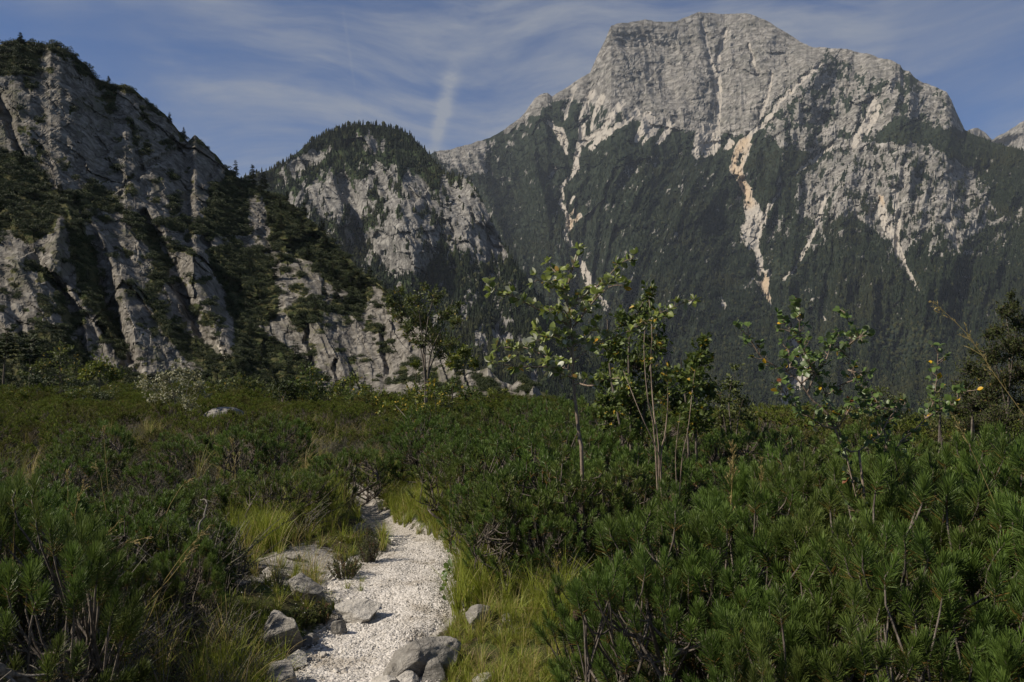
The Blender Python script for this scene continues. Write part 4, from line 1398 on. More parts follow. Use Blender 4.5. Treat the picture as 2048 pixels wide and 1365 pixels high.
CLIFF_TREES = [  # foot px, py, height px, mesh, label
    (505, 366, 46, 0, 'tallest conifer on the skyline saddle between the grey cliff and the dome'),
    (470, 350, 34, 3, 'thin conifer on the cliff skyline, second of the saddle group'),
    (529, 378, 40, 1, 'narrow conifer on the saddle beside the tallest skyline conifer'),
    (40, 84, 22, 2, 'small conifer on the very top of the grey cliff'),
    (366, 272, 22, 3, 'crooked little pine at the notch in the cliff skyline'),
    (340, 243, 22, 4, 'bushy little pine on the cliff crest above the notch'),
    (217, 166, 18, 2, 'short pine on the cliff crest under the summit'),
]
for k, (px, py, h, mi, lab) in enumerate(CLIFF_TREES):
    p = on_cliff(px, py + 2)
    H = h / FPX * np.hypot(p[0], p[1])
    plant('conifer_tree', (('trunk', CONS[mi][0]), ('crown', CONS[mi][1])), p - np.array([0, 0, 0.4]), (H * 1.15, H * 1.15, H), k * 1.7, lab, 'tree')
SPOTS = [(560, 420, 40), (585, 440, 46), (560, 460, 50), (600, 470, 54), (625, 480, 50), (580, 500, 56), (615, 520, 52), (650, 500, 46), (640, 540, 56), (665, 560, 60), (690, 540, 50), (700, 575, 62),
         (675, 600, 60), (650, 590, 50), (720, 580, 56), (705, 610, 56), (545, 410, 34), (520, 385, 26), (550, 560, 56), (500, 540, 40), (480, 560, 44), (520, 600, 50), (540, 640, 58), (490, 620, 46),
         (460, 580, 40), (500, 670, 50), (545, 690, 56), (590, 720, 56), (610, 750, 60), (575, 755, 62), (640, 770, 64), (520, 730, 52), (740, 560, 46), (770, 590, 44), (800, 620, 50), (830, 640, 46),
         (600, 640, 40), (630, 630, 44), (690, 625, 46), (540, 450, 40), (580, 400, 34), (610, 430, 38), (645, 462, 36), (90, 360, 32), (120, 385, 30), (40, 330, 30), (70, 400, 34), (150, 520, 36), (175, 560, 36),
         (205, 640, 32), (130, 690, 40), (160, 720, 44), (90, 715, 46), (60, 690, 40), (900, 715, 40), (925, 748, 40), (880, 690, 44), (860, 670, 40), (560, 525, 44), (535, 505, 38)]


def cliff_label(px, py):
    if py > 700:
        w = 'among the bushes at the foot of the cliff'
    elif px > 840:
        w = 'on the tapering end of the cliff behind the airy olive-leaved tree'
    elif px > 720:
        w = 'on the cliff edge in front of the wooded dome'
    elif px > 570 and py < 500:
        w = 'on the wooded crest descending from the skyline saddle'
    elif px > 570:
        w = 'on the wooded slope above the fissured lower cliff'
    elif px > 510 and py < 480:
        w = 'around the bare rock patch below the skyline saddle'
    elif px > 300:
        w = 'in the wooded gully right beside the second pale rib'
    elif py < 420:
        w = 'on the broad green ledge under the upper rock wall'
    else:
        w = 'in the dark gully along the first pale rib'
    return 'dark conifer ' + w, 'tree', 'conifers ' + w


for k, (px, py, h) in enumerate(SPOTS):
    p = on_cliff(px, py)
    H = h / FPX * np.hypot(p[0], p[1]) * (0.85 + 0.3 * ((k * 37) % 10) / 10)
    mi = k % 5
    plant('conifer_tree', (('trunk', CONS[mi][0]), ('crown', CONS[mi][1])), p - np.array([0, 0, 0.5]), (H * 0.95, H * 0.95, H * 0.72), k * 2.3,
          *cliff_label(px, py))


# ------------------------------------------------------------------ dwarf mountain pines of the plateau
def needle_shoots(mb, base, dirs, length, nn, nl, nw, rng, tint):
    """bottle-brush shoots: nn needles on every shoot"""
    n = len(base)
    d = unit(dirs)
    ref = np.where(np.abs(d[:, 2:3]) > 0.9, np.array([[1.0, 0, 0]]), np.array([[0, 0, 1.0]]))
    a = unit(np.cross(d, ref))
    b = np.cross(d, a)
    u = np.tile(np.linspace(0.06, 1.0, nn), (n, 1)) + rng.uniform(-0.03, 0.03, (n, nn))
    th = np.arange(nn)[None] * 2.39996 + rng.random((n, 1)) * 6.28 + rng.normal(0, 0.25, (n, nn))
    ang = np.radians(66 - 48 * np.clip(u, 0, 1) ** 1.6) + rng.normal(0, 0.12, (n, nn))
    side = a[:, None] * np.cos(th)[..., None] + b[:, None] * np.sin(th)[..., None]
    st = base[:, None] + d[:, None] * (u * length[:, None])[..., None]
    nd = d[:, None] * np.cos(ang)[..., None] + side * np.sin(ang)[..., None]
    L = nl * rng.uniform(0.75, 1.1, (n, nn)) * (0.75 + 0.25 * np.sin(np.clip(u, 0, 1) * 3.1))
    tip = st + nd * L[..., None] + np.array([0, 0, 0.12 * nl])
    wv = unit(np.cross(nd, side + rng.normal(0, 0.6, side.shape)))
    V = np.stack([st - wv * nw * 0.5, st + wv * nw * 0.5, tip + wv * nw * 0.28, tip - wv * nw * 0.28], 2).reshape(-1, 3)
    N = n * nn
    i = np.arange(N)[:, None] * 4
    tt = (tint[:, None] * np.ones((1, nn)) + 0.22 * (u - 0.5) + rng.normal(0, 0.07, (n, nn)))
    tt = np.clip(tt, 0, 0.84)
    old = (u < 0.3) & (rng.random((n, nn)) < 0.28)
    tt = np.where(old, 0.95, tt)
    mb.add(V, i + np.array([[0, 1, 2, 3]]), np.repeat(tt.ravel(), 4))


def pine_meshes(seed, shoots, nn, nl, nw, slen, cones=0, limbs=15, height=1.0, radius=0.62, mat=None):
    """a mountain pine bush about 1 m tall: limbs mesh, crown mesh, cone positions"""
    rng = np.random.default_rng(seed)
    lob = rng.random(6) * 6.28
    # shoot feet over an uneven dome
    g = rng.random(shoots) * 6.28
    c = rng.random(shoots) ** 0.75
    lift = 0.82 + 0.18 * np.sin(g * 2 + lob[0]) * np.sin(g * 3 + lob[1])
    rad = radius * np.sqrt(1 - (1 - c) ** 2 * 0.98) * (0.82 + 0.22 * np.sin(g * 3 + lob[2]))
    h = height * (0.20 + 0.70 * (1 - c ** 2.6)) * lift * rng.uniform(0.90, 1.0, shoots)
    pull = rng.uniform(0.84, 1.0, shoots)
    base = np.stack([rad * np.cos(g) * pull, rad * np.sin(g) * pull, h], -1)
    out = np.stack([np.cos(g), np.sin(g), 0 * g], -1)
    d = unit(out * (0.15 + 0.85 * c ** 2)[:, None] + np.array([0, 0, 1.0]) + rng.normal(0, 0.16, (shoots, 3)))
    length = slen * rng.uniform(0.75, 1.3, shoots)
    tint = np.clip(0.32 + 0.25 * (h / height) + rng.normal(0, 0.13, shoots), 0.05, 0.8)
    cr = MB()
    needle_shoots(cr, base, d, length, nn, nl, nw, rng, tint)
    br = MB()
    cent = base[rng.choice(shoots, limbs, replace=False)]
    paths = []
    for q in cent:
        e = q * np.array([0.9, 0.9, 0.82])
        m1 = np.array([e[0] * 0.45, e[1] * 0.45, e[2] * 0.10 + 0.05]) + rng.normal(0, 0.09, 3)
        m2 = np.array([e[0] * 0.85, e[1] * 0.85, e[2] * 0.48]) + rng.normal(0, 0.09, 3)
        ln = spline([np.array([rng.normal(0, .12), rng.normal(0, .12), -0.15]), m1, m2, e], 9)
        paths.append(ln)
        br.tube(ln, np.linspace(0.020, 0.007, 9) * rng.uniform(0.8, 1.3), 5)
    nodes = np.concatenate([p[3:] for p in paths])
    for q, dd, L in zip(base, d, length):
        w = np.sum((nodes - q + np.array([0, 0, 0.14])) ** 2, 1)
        k = nodes[np.argsort(w)[rng.integers(0, 7)]]
        mid = (k + q) / 2 + np.array([0, 0, -0.035]) + rng.normal(0, 0.012, 3)
        br.tube(spline([k, mid, q, q + dd * L * 0.92], 6), np.linspace(0.006, 0.0028, 6), 4)
    cone_at = [base[k] + d[k] * length[k] * 0.3 + out[k] * 0.03 for k in rng.choice(shoots, cones, replace=False)] if cones else []
    return br.mesh('branches', [M_BARK]), cr.mesh('crown', [mat or M_NEEDLE], False), cone_at


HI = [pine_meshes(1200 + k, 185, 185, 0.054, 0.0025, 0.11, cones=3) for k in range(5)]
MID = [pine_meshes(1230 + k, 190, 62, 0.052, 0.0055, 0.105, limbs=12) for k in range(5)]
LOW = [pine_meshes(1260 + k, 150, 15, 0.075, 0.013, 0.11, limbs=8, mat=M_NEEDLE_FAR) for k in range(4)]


def cone_mesh():
    V, F = ICO[2]
    a = np.arctan2(V[:, 1], V[:, 0])
    V = V * (1 + 0.14 * np.sin(a * 5 + V[:, 2] * 9)[:, None]) * np.array([0.019, 0.019, 0.026])
    return make_mesh('cone', V, [F], [M_CONE], None, False)


CONE = cone_mesh()
GROUPS = {
    'thicket': ('tall dwarf mountain pine with long needle tufts in the thicket around the round-leaved shrub', 'dwarf pines of the thicket around the round-leaved shrub'),
    'bank': ('dwarf mountain pine on the path bank under the white-leaved sapling', 'dwarf pines under the white-leaved sapling'),
    'tangle': ('low dwarf pine mixed with grey twigs and dry grass across the path from the sapling', 'dwarf pines in the tangle across the path'),
    'plain': ('dwarf pine in the green carpet stretching from the path end to the cliff', 'dwarf pines carpeting the plateau'),
}
placed = []
LANDMARKS = [((-1.56, 13.5), 'the yellow-green bush with orange leaves'), ((-10.1, 24.0), 'the pale cream-leaved bush'), ((-8.7, 24.0), 'the long flat grey rock'), ((1.42, 9.5), 'the dense dark green young tree'),
             ((2.1, 9.0), 'the slimmer dark young tree'), ((3.3, 12.0), 'the small olive bush past the young trees'), ((5.9, 9.5), 'the tall dark tree at the plateau edge'), ((-2.7, 12.5), 'the pink flower at the path end'),
             ((7.4, 16.0), 'the low olive tree at the plateau edge'), ((0.8, 6.5), 'the white-leaved sapling'), ((-3.7, 34.0), 'the airy olive-leaved tree'), ((-6.0, 13.0), 'the dry grass on the open plain'), ((1.1, 5.6), 'the bare-stemmed sapling'),
             ((-12.0, 17.0), 'the brown heath on the open plain'), ((0.5, 16.0), 'the dark bush behind the sapling'),
             ((1.72, 4.0), 'the round-leaved shrub'), ((1.9, 3.0), 'the long golden grass stalk'), ((1.22, 4.4), 'the feathery brown grass spike'), ((0.35, 5.0), 'the tall green grass stem'), ((2.05, 3.6), 'the thin pale grass stalk'),
             ((-1.75, 3.0), 'the curved pale dead branch'), ((-2.3, 5.6), 'the hooked whitish dead branch'), ((-2.0, 7.3), 'the tall bright grass tufts'), ((-1.5, 5.0), 'the rounded dark boulder'), ((-0.5, 8.3), 'the grassy bend of the path')]


def landmark(x, y):
    return min(LANDMARKS, key=lambda q: (q[0][0] - x) ** 2 + (q[0][1] - y) ** 2)[1]




def pine(x, y, h, zone, spread=1.0, lod=None):
    r = math.hypot(x, y)
    k = len(placed)
    placed.append((x, y, 0.62 * h * spread))
    src = HI if (lod == 'hi' or (lod is None and r < 5.4)) else MID if r < 15 else LOW
    br, cr, cones = src[(k * 7 + 3) % len(src)]
    lab, grp = GROUPS[zone]
    what = {'thicket': 'thick-tufted pine by ', 'bank': 'path-bank dwarf pine by ', 'tangle': 'twig-tangled dwarf pine by ', 'plain': 'carpet dwarf pine by '}[zone]
    lab = ('tall ' if h > (1.15 if zone == 'thicket' else 0.78) else 'low ') + what + landmark(x, y)
    grp = 'alike: ' + lab
    z = float(gz(x, y))
    sc_h = h * 0.98
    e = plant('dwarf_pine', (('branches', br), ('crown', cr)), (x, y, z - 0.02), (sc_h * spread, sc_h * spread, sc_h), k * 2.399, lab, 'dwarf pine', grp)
    for q in cones[: 2 if k % 2 else 1]:
        o = add_obj('cone', CONE, parent=e, loc=q)
    return e


for (x, y, h, s) in [(0.72, 3.35, 0.98, .95), (1.22, 2.95, 0.98, 1.0), (1.78, 3.15, 1.10, 1.0), (2.45, 3.1, 1.22, 1.0), (0.58, 3.9, 0.80, .9), (1.05, 3.75, 1.12, 1.05), (1.62, 3.95, 1.22, 1.1),
                     (2.25, 3.95, 1.30, 1.0), (2.95, 4.0, 1.34, 1.0), (1.5, 4.8, 1.16, 1.0), (2.1, 4.9, 1.22, 1.0), (2.8, 4.95, 1.32, 1.0), (3.5, 5.0, 1.36, 1.0), (3.0, 3.2, 1.30, 1.0),
                     (1.95, 5.8, 1.1, 1.1), (2.7, 6.0, 1.2, 1.1), (3.6, 6.1, 1.25, 1.1), (4.3, 5.6, 1.35, 1.1), (0.9, 2.55, 0.75, .8), (1.7, 2.45, 0.85, .85), (2.3, 2.4, 0.95, .9)]:
    pine(x, y, h, 'thicket', s, 'hi' if y < 5.2 else None)
for (x, y, h, s) in [(0.12, 5.75, 0.72, 1.0), (0.22, 6.3, 1.02, 1.15), (0.08, 6.45, 0.86, 1.0), (0.62, 6.35, 0.90, 1.0), (-0.15, 7.1, 0.80, 1.0), (0.35, 7.3, 1.08, 1.15), (0.95, 7.2, 0.95, 1.1),
                     (-0.45, 8.2, 0.85, 1.1), (0.15, 8.5, 1.08, 1.2), (0.8, 8.4, 0.98, 1.1), (1.5, 7.4, 1.0, 1.1), (-0.95, 10.1, 0.85, 1.0), (-0.55, 9.4, 0.85, 1.1), (-0.2, 10.2, 0.95, 1.1), (0.6, 9.8, 1.0, 1.2)]:
    pine(x, y, h, 'bank', s)
for (x, y, h, s) in [(-2.05, 3.25, 1.16, .85), (-2.6, 3.7, 1.1, .9), (-2.45, 4.6, 0.66, 1.0), (-2.0, 4.9, 0.58, .9), (-3.0, 4.9, 0.95, 1.0), (-2.25, 5.7, 0.62, 1.0), (-2.7, 5.8, 0.75, 1.1),
                     (-3.5, 5.9, 0.85, 1.1), (-2.55, 6.5, 0.55, 1.0), (-3.0, 6.6, 0.7, 1.1), (-3.3, 7.0, 0.75, 1.2), (-4.2, 6.9, 0.85, 1.1), (-4.0, 4.9, 0.95, 1.0), (-2.2, 8.1, 0.7, 1.2), (-3.1, 8.3, 0.72, 1.2), (-2.0, 9.3, 0.72, 1.2), (-1.72, 10.2, .7, 1.0)]:
    pine(x, y, h, 'tangle', s)

# the rest of the carpet: dart throwing, nearest ones as single bushes, the far remainder as one mass
rng = np.random.default_rng(33)
cand = []
for _ in range(60000):
    y = 8.0 * (110 / 8.0) ** (rng.random() ** 0.85)
    x = (rng.random() * 1.5 - 0.76) * y
    if x / y > 0.05 and math.hypot(x, y) > 36:
        continue
    cand.append((x, y))
cand = np.array(cand)
pd = path_dist(cand[:, 0], cand[:, 1])
cand = cand[(pd > 0.55) & ~((cand[:, 1] < 14) & (np.abs(cand[:, 0] + 2.3) < 0.9) & (cand[:, 1] > 10.5))]
grid = {}
for x, y, r in placed:
    grid.setdefault((int(x // 2), int(y // 2)), []).append((x, y))
acc = []
for x, y in cand:
    sp = (0.98 + 0.016 * y) * (1.0 + 0.35 * math.sin(x * 0.9 + 2.0 * math.sin(y * 0.31)) * math.sin(y * 0.55))
    gx, gy = int(x // 2), int(y // 2)
    ok = True
    for a in (-1, 0, 1):
        for b in (-1, 0, 1):
            for (px, py) in grid.get((gx + a, gy + b), ()):
                if (px - x) ** 2 + (py - y) ** 2 < sp * sp:
                    ok = False
    if ok:
        grid.setdefault((gx, gy), []).append((x, y))
        acc.append((x, y))
acc = sorted(acc, key=lambda q: math.hypot(*q))
nsingle = 300 - len(placed)
for x, y in acc[:nsingle]:
    right = x / y > 0.0
    h = (rng.uniform(0.42, 1.0) if not right else rng.uniform(0.6, 1.25))
    pine(x, y, h, 'plain', rng.uniform(1.0, 1.4))
rest = np.array(acc[nsingle:])
hh = rng.uniform(0.45, 0.95, len(rest)) * (1 + 0.6 * (rng.random(len(rest)) < 0.1))
sp = rng.uniform(1.15, 1.9, len(rest))
scatter('dwarf_pine_carpet', np.stack([rest[:, 0], rest[:, 1], gz(rest[:, 0], rest[:, 1]) - 0.05], -1), np.stack([hh * sp, hh * sp, hh], -1), rng.random(len(rest)) * 6.28,
        [proto('low_crown_shape', m[1]) for m in LOW], label='far dwarf pine carpet reaching the foot of the grey cliff', cat='dwarf pine')

# the same cover goes on to both sides of what the photograph frames
fl = []
for _ in range(6000):
    y = rng.uniform(-2.5, 14)
    x = rng.choice([-1, 1]) * rng.uniform(0.0, 13)
    if abs(x) < 0.70 * max(y, 0) + 1.5 or any((x - a) ** 2 + (y - b) ** 2 < 0.8 for a, b in fl):
        continue
    if any((x - a) ** 2 + (y - b) ** 2 < 0.6 for a, b, _r in placed):
        continue
    fl.append((x, y))
fl = np.array(fl)
hh = rng.uniform(0.5, 1.1, len(fl)) * np.where(fl[:, 0] > 0, 1.15, 0.9)
scatter('flank_dwarf_pines', np.stack([fl[:, 0], fl[:, 1], gz(fl[:, 0], fl[:, 1]) - 0.03], -1), np.stack([hh * 1.25, hh * 1.25, hh], -1), rng.random(len(fl)) * 6.28,
        [proto('mid_crown_shape', m[1]) for m in MID], label='dwarf pine cover continuing sideways beyond the near thickets', cat='dwarf pine')

# ------------------------------------------------------------------ grass, heath and dead twigs between the pines
def grass_tuft(seed, n, hmin, hmax, spread, dry, width=0.0042):
    rng = np.random.default_rng(seed)
    mb = MB()
    for k in range(n):
        az = rng.random() * 6.28
        o = np.array([math.cos(az), math.sin(az), 0])
        h = rng.uniform(hmin, hmax)
        lean = rng.uniform(0.05, spread)
        t = np.linspace(0, 1, 6)
        p = o * (0.035 * rng.random()) + o * (lean * h * t ** 2)[:, None] + np.array([0, 0, 1]) * (h * (t - 0.22 * lean * t ** 3))[:, None]
        sd = np.cross(o, [0, 0, 1]) * 0.8 + rng.normal(0, 0.4, 3)
        sd = unit(sd)
        w = width * (1 - t ** 2) + 0.0008
        V = np.stack([p - sd * w[:, None] / 2, p + sd * w[:, None] / 2], 1).reshape(-1, 3)
        i = np.arange(5)[:, None] * 2
        tn = 0.95 if rng.random() < dry else np.clip(rng.normal(0.5, 0.2), 0, 0.84)
        mb.add(V, i + np.array([[0, 1, 3, 2]]), tn)
    return mb.mesh('grass_tuft', [M_GRASS])


TALLG = [proto('grass_shape', grass_tuft(1300 + k, 42, 0.25, 0.48, 0.7, 0.08)) for k in range(4)]
LOWG = [proto('grass_shape', grass_tuft(1310 + k, 40, 0.07, 0.20, 0.9, 0.22, 0.0036)) for k in range(4)]
DRYG = [proto('grass_shape', grass_tuft(1320 + k, 26, 0.2, 0.5, 0.9, 0.6, 0.003)) for k in range(3)]
rng = np.random.default_rng(44)
GP, GS, GI = [], [], []


def grass_area(x0, x1, y0, y1, n, s0, s1, first, cnt, gap=0.03):
    px, py = rng.uniform(x0, x1, n), rng.uniform(y0, y1, n)
    for a, b in zip(px, py):
        q = on_ground(a, b)
        if path_dist(q[0], q[1]) < gap:
            continue
        q[2] = gz(q[0], q[1]) - 0.01
        GP.append(q)
        GS.append(rng.uniform(s0, s1))
        GI.append(first + rng.integers(0, cnt))


grass_area(445, 560, 1040, 1120, 95, 0.8, 1.15, 0, 4)
grass_area(555, 690, 1000, 1085, 70, 0.6, 0.95, 0, 4)
grass_area(640, 760, 962, 1000, 45, 0.6, 0.95, 0, 4)
grass_area(775, 925, 1000, 1092, 150, 0.4, 0.75, 0, 4, 0.0)
grass_area(905, 985, 1105, 1235, 75, 0.6, 0.95, 0, 4)
grass_area(960, 1130, 1190, 1300, 26, 0.35, 0.7, 0, 4)
grass_area(1090, 1250, 1210, 1300, 30, 0.6, 1.0, 0, 4)
grass_area(1480, 2040, 1280, 1440, 10, 0.8, 1.2, 0, 4)
grass_area(380, 480, 1290, 1420, 10, 0.4, 0.7, 0, 4)
grass_area(40, 480, 1180, 1460, 60, 0.5, 0.95, 8, 3)
grass_area(880, 1160, 1255, 1440, 380, 0.3, 0.75, 4, 4, 0.02)
grass_area(950, 1160, 1230, 1420, 30, 0.3, 0.6, 8, 3)
grass_area(470, 720, 1085, 1260, 70, 0.5, 1.0, 4, 4)
grass_area(400, 600, 1250, 1400, 90, 0.5, 1.1, 4, 4)
grass_area(560, 720, 960, 1100, 160, 0.6, 1.2, 4, 4, 0.0)
grass_area(760, 925, 980, 1100, 330, 0.7, 1.3, 4, 4, -0.02)
grass_area(640, 800, 940, 990, 120, 0.8, 1.3, 4, 4)
grass_area(0, 640, 880, 1200, 150, 0.6, 1.0, 8, 3)
grass_area(640, 1000, 880, 980, 40, 0.6, 1.0, 8, 3)
grass_area(0, 1000, 800, 900, 420, 0.9, 1.6, 8, 3)
grass_area(0, 640, 860, 1000, 160, 0.8, 1.3, 8, 3)
grass_area(1150, 1350, 1000, 1300, 20, 0.6, 1.0, 8, 3)
grass_area(690, 730, 1130, 1180, 8, 0.5, 0.8, 4, 4, -0.4)
GP, GS, GI = np.array(GP), np.array(GS), np.array(GI)
scatter('grass', GP, GS, rng.random(len(GP)) * 6.28, TALLG + LOWG + DRYG, GI, label='long yellow-green grass tufts fringing the gravel path', cat='grass', tilt=rng.normal(0, 0.12, (len(GP), 2)))


def heath(seed, n=26, green=True):
    rng = np.random.default_rng(seed)
    tw, lf = MB(), MB()
    for k in range(n):
        az = rng.random() * 6.28
        o = np.array([math.cos(az), math.sin(az), 0])
        h = rng.uniform(0.14, 0.34)
        p = spline([o * 0.02, o * 0.10 * rng.random() + np.array([0, 0, h * 0.5]) + rng.normal(0, 0.02, 3), o * rng.uniform(0.05, 0.26) + np.array([0, 0, h])], 6)
        tw.tube(p, np.linspace(0.0028, 0.0010, 6), 3, 0.5)
        if not green and rng.random() < 0.75:
            continue
        m = 26
        t = rng.random(m) * 4.9
        i = t.astype(int)
        f = (t - i)[:, None]
        q = p[i] * (1 - f) + p[i + 1] * f
        leaf_faces(lf, q, rng.normal(0, 0.7, (m, 3)) + np.array([0, 0, 0.9]), rng.normal(size=(m, 3)), rng.uniform(0.008, 0.016, m), rng.uniform(0.004, 0.008, m),
                   0.95 if rng.random() < 0.12 else np.clip(rng.normal(0.45, 0.2), 0, 0.84))
    V = np.concatenate(tw.V + lf.V)
    T = np.concatenate(tw.T + lf.T)
    off = tw.n
    quads = np.concatenate(tw.F[4])
    tris = np.concatenate(lf.F[3]) + off if lf.F else np.zeros((0, 3), int)
    return make_mesh('heath', V, [quads, tris], [M_GREYTWIG, M_HEATH], {'tint': T}, False, np.concatenate([np.zeros(len(quads)), np.ones(len(tris))]))


HEATH = [proto('heath_shape', heath(1400 + k)) for k in range(4)] + [proto('twig_shape', heath(1410 + k, 22, False)) for k in range(3)]
n = 9000
y = 2.6 + 30 * rng.random(n) ** 1.9
x = rng.uniform(-0.95, 0.95, n) * y
pd = path_dist(x, y)
keep = (pd > 0.12) & ~((pd < 0.7) & (rng.random(n) < 0.55)) & ~((x > 0) & (x / y < 0.12) & (y < 5.2) & (rng.random(n) < 0.8))
hpx, hpy = project(np.stack([x, y, gz(x, y)], -1))
bank = in_poly(hpx, hpy, [(480, 1090), (560, 1085), (700, 1080), (720, 1200), (640, 1270), (620, 1330), (560, 1420), (430, 1420), (490, 1260), (490, 1180)])
lawn = in_poly(hpx, hpy, [(850, 1460), (880, 1250), (1000, 1180), (1150, 1240), (1250, 1460)])
thick = (x > 0.15) & (y < 6.5)
keep &= ~((np.maximum(bank, lawn) > 0.5) & (rng.random(n) < 0.88)) & ~(thick & (rng.random(n) < 0.93))
x, y = x[keep], y[keep]
pk = np.where(vnoise(x / 0.9, y / 0.9, seed=90) > 0.12, 4 + rng.integers(0, 3, len(x)), rng.integers(0, 4, len(x)))
extra = rng.random(len(x)) < 0.5
pk = np.where((x < -0.9) & (y < 6) & extra, 4 + rng.integers(0, 3, len(x)), pk)
ss = np.where((x < -1.2) & (y < 6), 1.35, 1.0) * rng.uniform(0.5, 1.25, len(x)) * np.where(path_dist(x, y) < 0.7, 0.6, 1.0)
scatter('heath_cover', np.stack([x, y, gz(x, y) - 0.01], -1), ss, rng.random(len(x)) * 6.28, HEATH, pk, label='low heath and grey dead twigs growing between the dwarf pines', cat='ground cover', tilt=rng.normal(0, 0.15, (len(x), 2)))

# clumps of heath that stand on their own beside the gravel
for k, (bx, by, w, h, lab) in enumerate([(738, 1122, 62, 76, 'dark heath clump overhanging the bend of the gravel path'), (690, 1152, 80, 62, 'low heath clump on the bare bank next to the path bend'),
                                         (606, 1256, 60, 40, 'green herb clump beside the rounded dark boulder'), (640, 1242, 50, 40, 'small leafy clump between the grey block and the upright stone')]):
    q = on_ground(bx, by)
    q[2] = float(gz(q[0], q[1]))
    m = q[1] / FPX
    tw, lf = MB(), MB()
    r2 = np.random.default_rng(1450 + k)
    for _ in range(70):
        az = r2.random() * 6.28
        rr = math.sqrt(r2.random()) * w * m * 0.5
        foot = np.array([math.cos(az) * rr * 0.4, math.sin(az) * rr * 0.4, -0.02])
        tip = np.array([math.cos(az) * rr, math.sin(az) * rr, h * m * (1.0 - 0.6 * (rr / (w * m * 0.5)) ** 2) * r2.uniform(0.6, 1)])
        p = spline([foot, (foot + tip) / 2 + r2.normal(0, 0.01, 3), tip], 6)
        tw.tube(p, np.linspace(0.003, 0.001, 6), 3)
        mm = 40
        t = r2.random(mm) ** 0.6 * 4.9
        i = t.astype(int)
        f = (t - i)[:, None]
        leaf_faces(lf, p[i] * (1 - f) + p[i + 1] * f, r2.normal(0, 0.7, (mm, 3)) + np.array([0, 0, 0.8]), r2.normal(size=(mm, 3)), r2.uniform(0.010, 0.02, mm), r2.uniform(0.004, 0.009, mm),
                   0.95 if r2.random() < 0.15 else np.clip(r2.normal(0.4, 0.2), 0, 0.84))
    e = add_obj('heath_clump', None, loc=q, label=lab, cat='shrub')
    add_obj('stems', tw.mesh('stems', [M_GREYTWIG]), parent=e)
    add_obj('foliage', lf.mesh('foliage', [M_HEATH], False), parent=e)


# ------------------------------------------------------------------ tall grass stalks that stand alone
def stalk(pts, Y, rad, head, label, hooks=18, droop=0.3, group=None, seed=0):
    r2 = np.random.default_rng(1500 + seed)
    W = np.array([pt(a, b, Y) for a, b in pts])
    foot = W[0].copy()
    gzv = float(gz(foot[0], foot[1]))
    line = spline(W, 16)
    if foot[2] > gzv + 0.05:                      # hidden lower stem down to the ground
        d = (W[0] - W[1])
        d = d / max(1e-6, -d[2]) if d[2] < -0.02 else np.array([0, 0, -1.0])
        base = np.array([foot[0] + np.clip(d[0], -0.4, 0.4) * (foot[2] - gzv), foot[1], gzv])
        line = np.vstack([spline([base, (base + W[0]) / 2, W[0]], 6)[:-1], line])
        foot = base
    org = foot.copy()
    mb = MB()
    mb.tube(line - org, np.linspace(rad, rad * 0.45, len(line)), 4, 0.95)
    hd = MB()
    m = hooks
    t = 1 - head + head * np.sort(r2.random(m))
    L = len(line) - 1
    for q in t:
        f = q * L
        i = min(int(f), L - 1)
        p = line[i] + (line[i + 1] - line[i]) * (f - i) - org
        tang = unit(line[i + 1] - line[i])
        side = unit(r2.normal(size=3))
        d = unit(tang * 1.0 + side * 0.5)
        ln = rad * 30 * r2.uniform(0.5, 1.2) * (1.2 - (q - (1 - head)) / head * 0.7)
        tw = np.array([p, p + d * ln * 0.6, p + d * ln + np.array([0, 0, -droop * ln * 0.3])])
        hd.tube(tw, [rad * 0.35, rad * 0.3, rad * 0.2], 3, 0.95)
        k = 5
        pp = tw[0] + (tw[2] - tw[0]) * r2.uniform(0.3, 1, (k, 1))
        leaf_faces(hd, pp, np.repeat(d[None], k, 0) + r2.normal(0, 0.3, (k, 3)), r2.normal(size=(k, 3)), rad * 6, rad * 2, 0.95)
    e = add_obj('grass_stalk', None, loc=org, label=label, cat='grass stalk', group=group)
    add_obj('stem', mb.mesh('stem', [M_GRASS]), parent=e)
    add_obj('seed_head', hd.mesh('seed_head', [M_GRASS], False), parent=e)


stalk([(2062, 850), (1990, 750), (1935, 670), (1872, 608)], 3.0, 0.0022, 0.62, 'long bent golden grass stalk with spreading seed head, leaning over the round-leaved shrub', 26, seed=1)
stalk([(1980, 985), (1945, 905), (1905, 830)], 3.6, 0.0018, 0.35, 'thin pale grass stalk rising in the pine thicket below the golden stalk', 10, seed=2)
stalk([(1463, 985), (1466, 935), (1465, 890)], 4.4, 0.0026, 0.85, 'upright brown feathery grass spike in front of the pine thicket', 60, seed=3)
stalk([(1522, 985), (1522, 950), (1523, 918)], 4.8, 0.0018, 0.6, 'short brown grass spike next to the feathery one in the thicket', 26, seed=4)
DRYLAB, DRYGRP = 'thin dry grass stalk leaning in the tangle of low pines and grey twigs', 'dry stalks in the tangle'
for k, (pts, Y) in enumerate([([(26, 1130), (28, 1060), (30, 1000)], 3.4), ([(160, 1090), (150, 1030), (168, 965)], 4.4), ([(134, 1020), (136, 985), (134, 945)], 5.4), ([(205, 980), (200, 950), (188, 935)], 6.0),
                              ([(330, 1160), (370, 1105), (414, 1058)], 4.2), ([(-20, 1265), (120, 1170), (215, 1102), (298, 1074)], 3.6), ([(300, 1200), (345, 1150), (390, 1090)], 4.4),
                              ([(470, 940), (466, 900), (462, 880)], 8.5), ([(210, 900), (208, 875), (209, 855)], 9.0), ([(150, 1180), (190, 1100), (240, 1040)], 4.0), ([(340, 1010), (362, 975), (378, 962)], 6.0)]):
    stalk(pts, Y, 0.0016 + 0.00012 * Y, 0.3, DRYLAB, 12, group=DRYGRP, seed=10 + k)
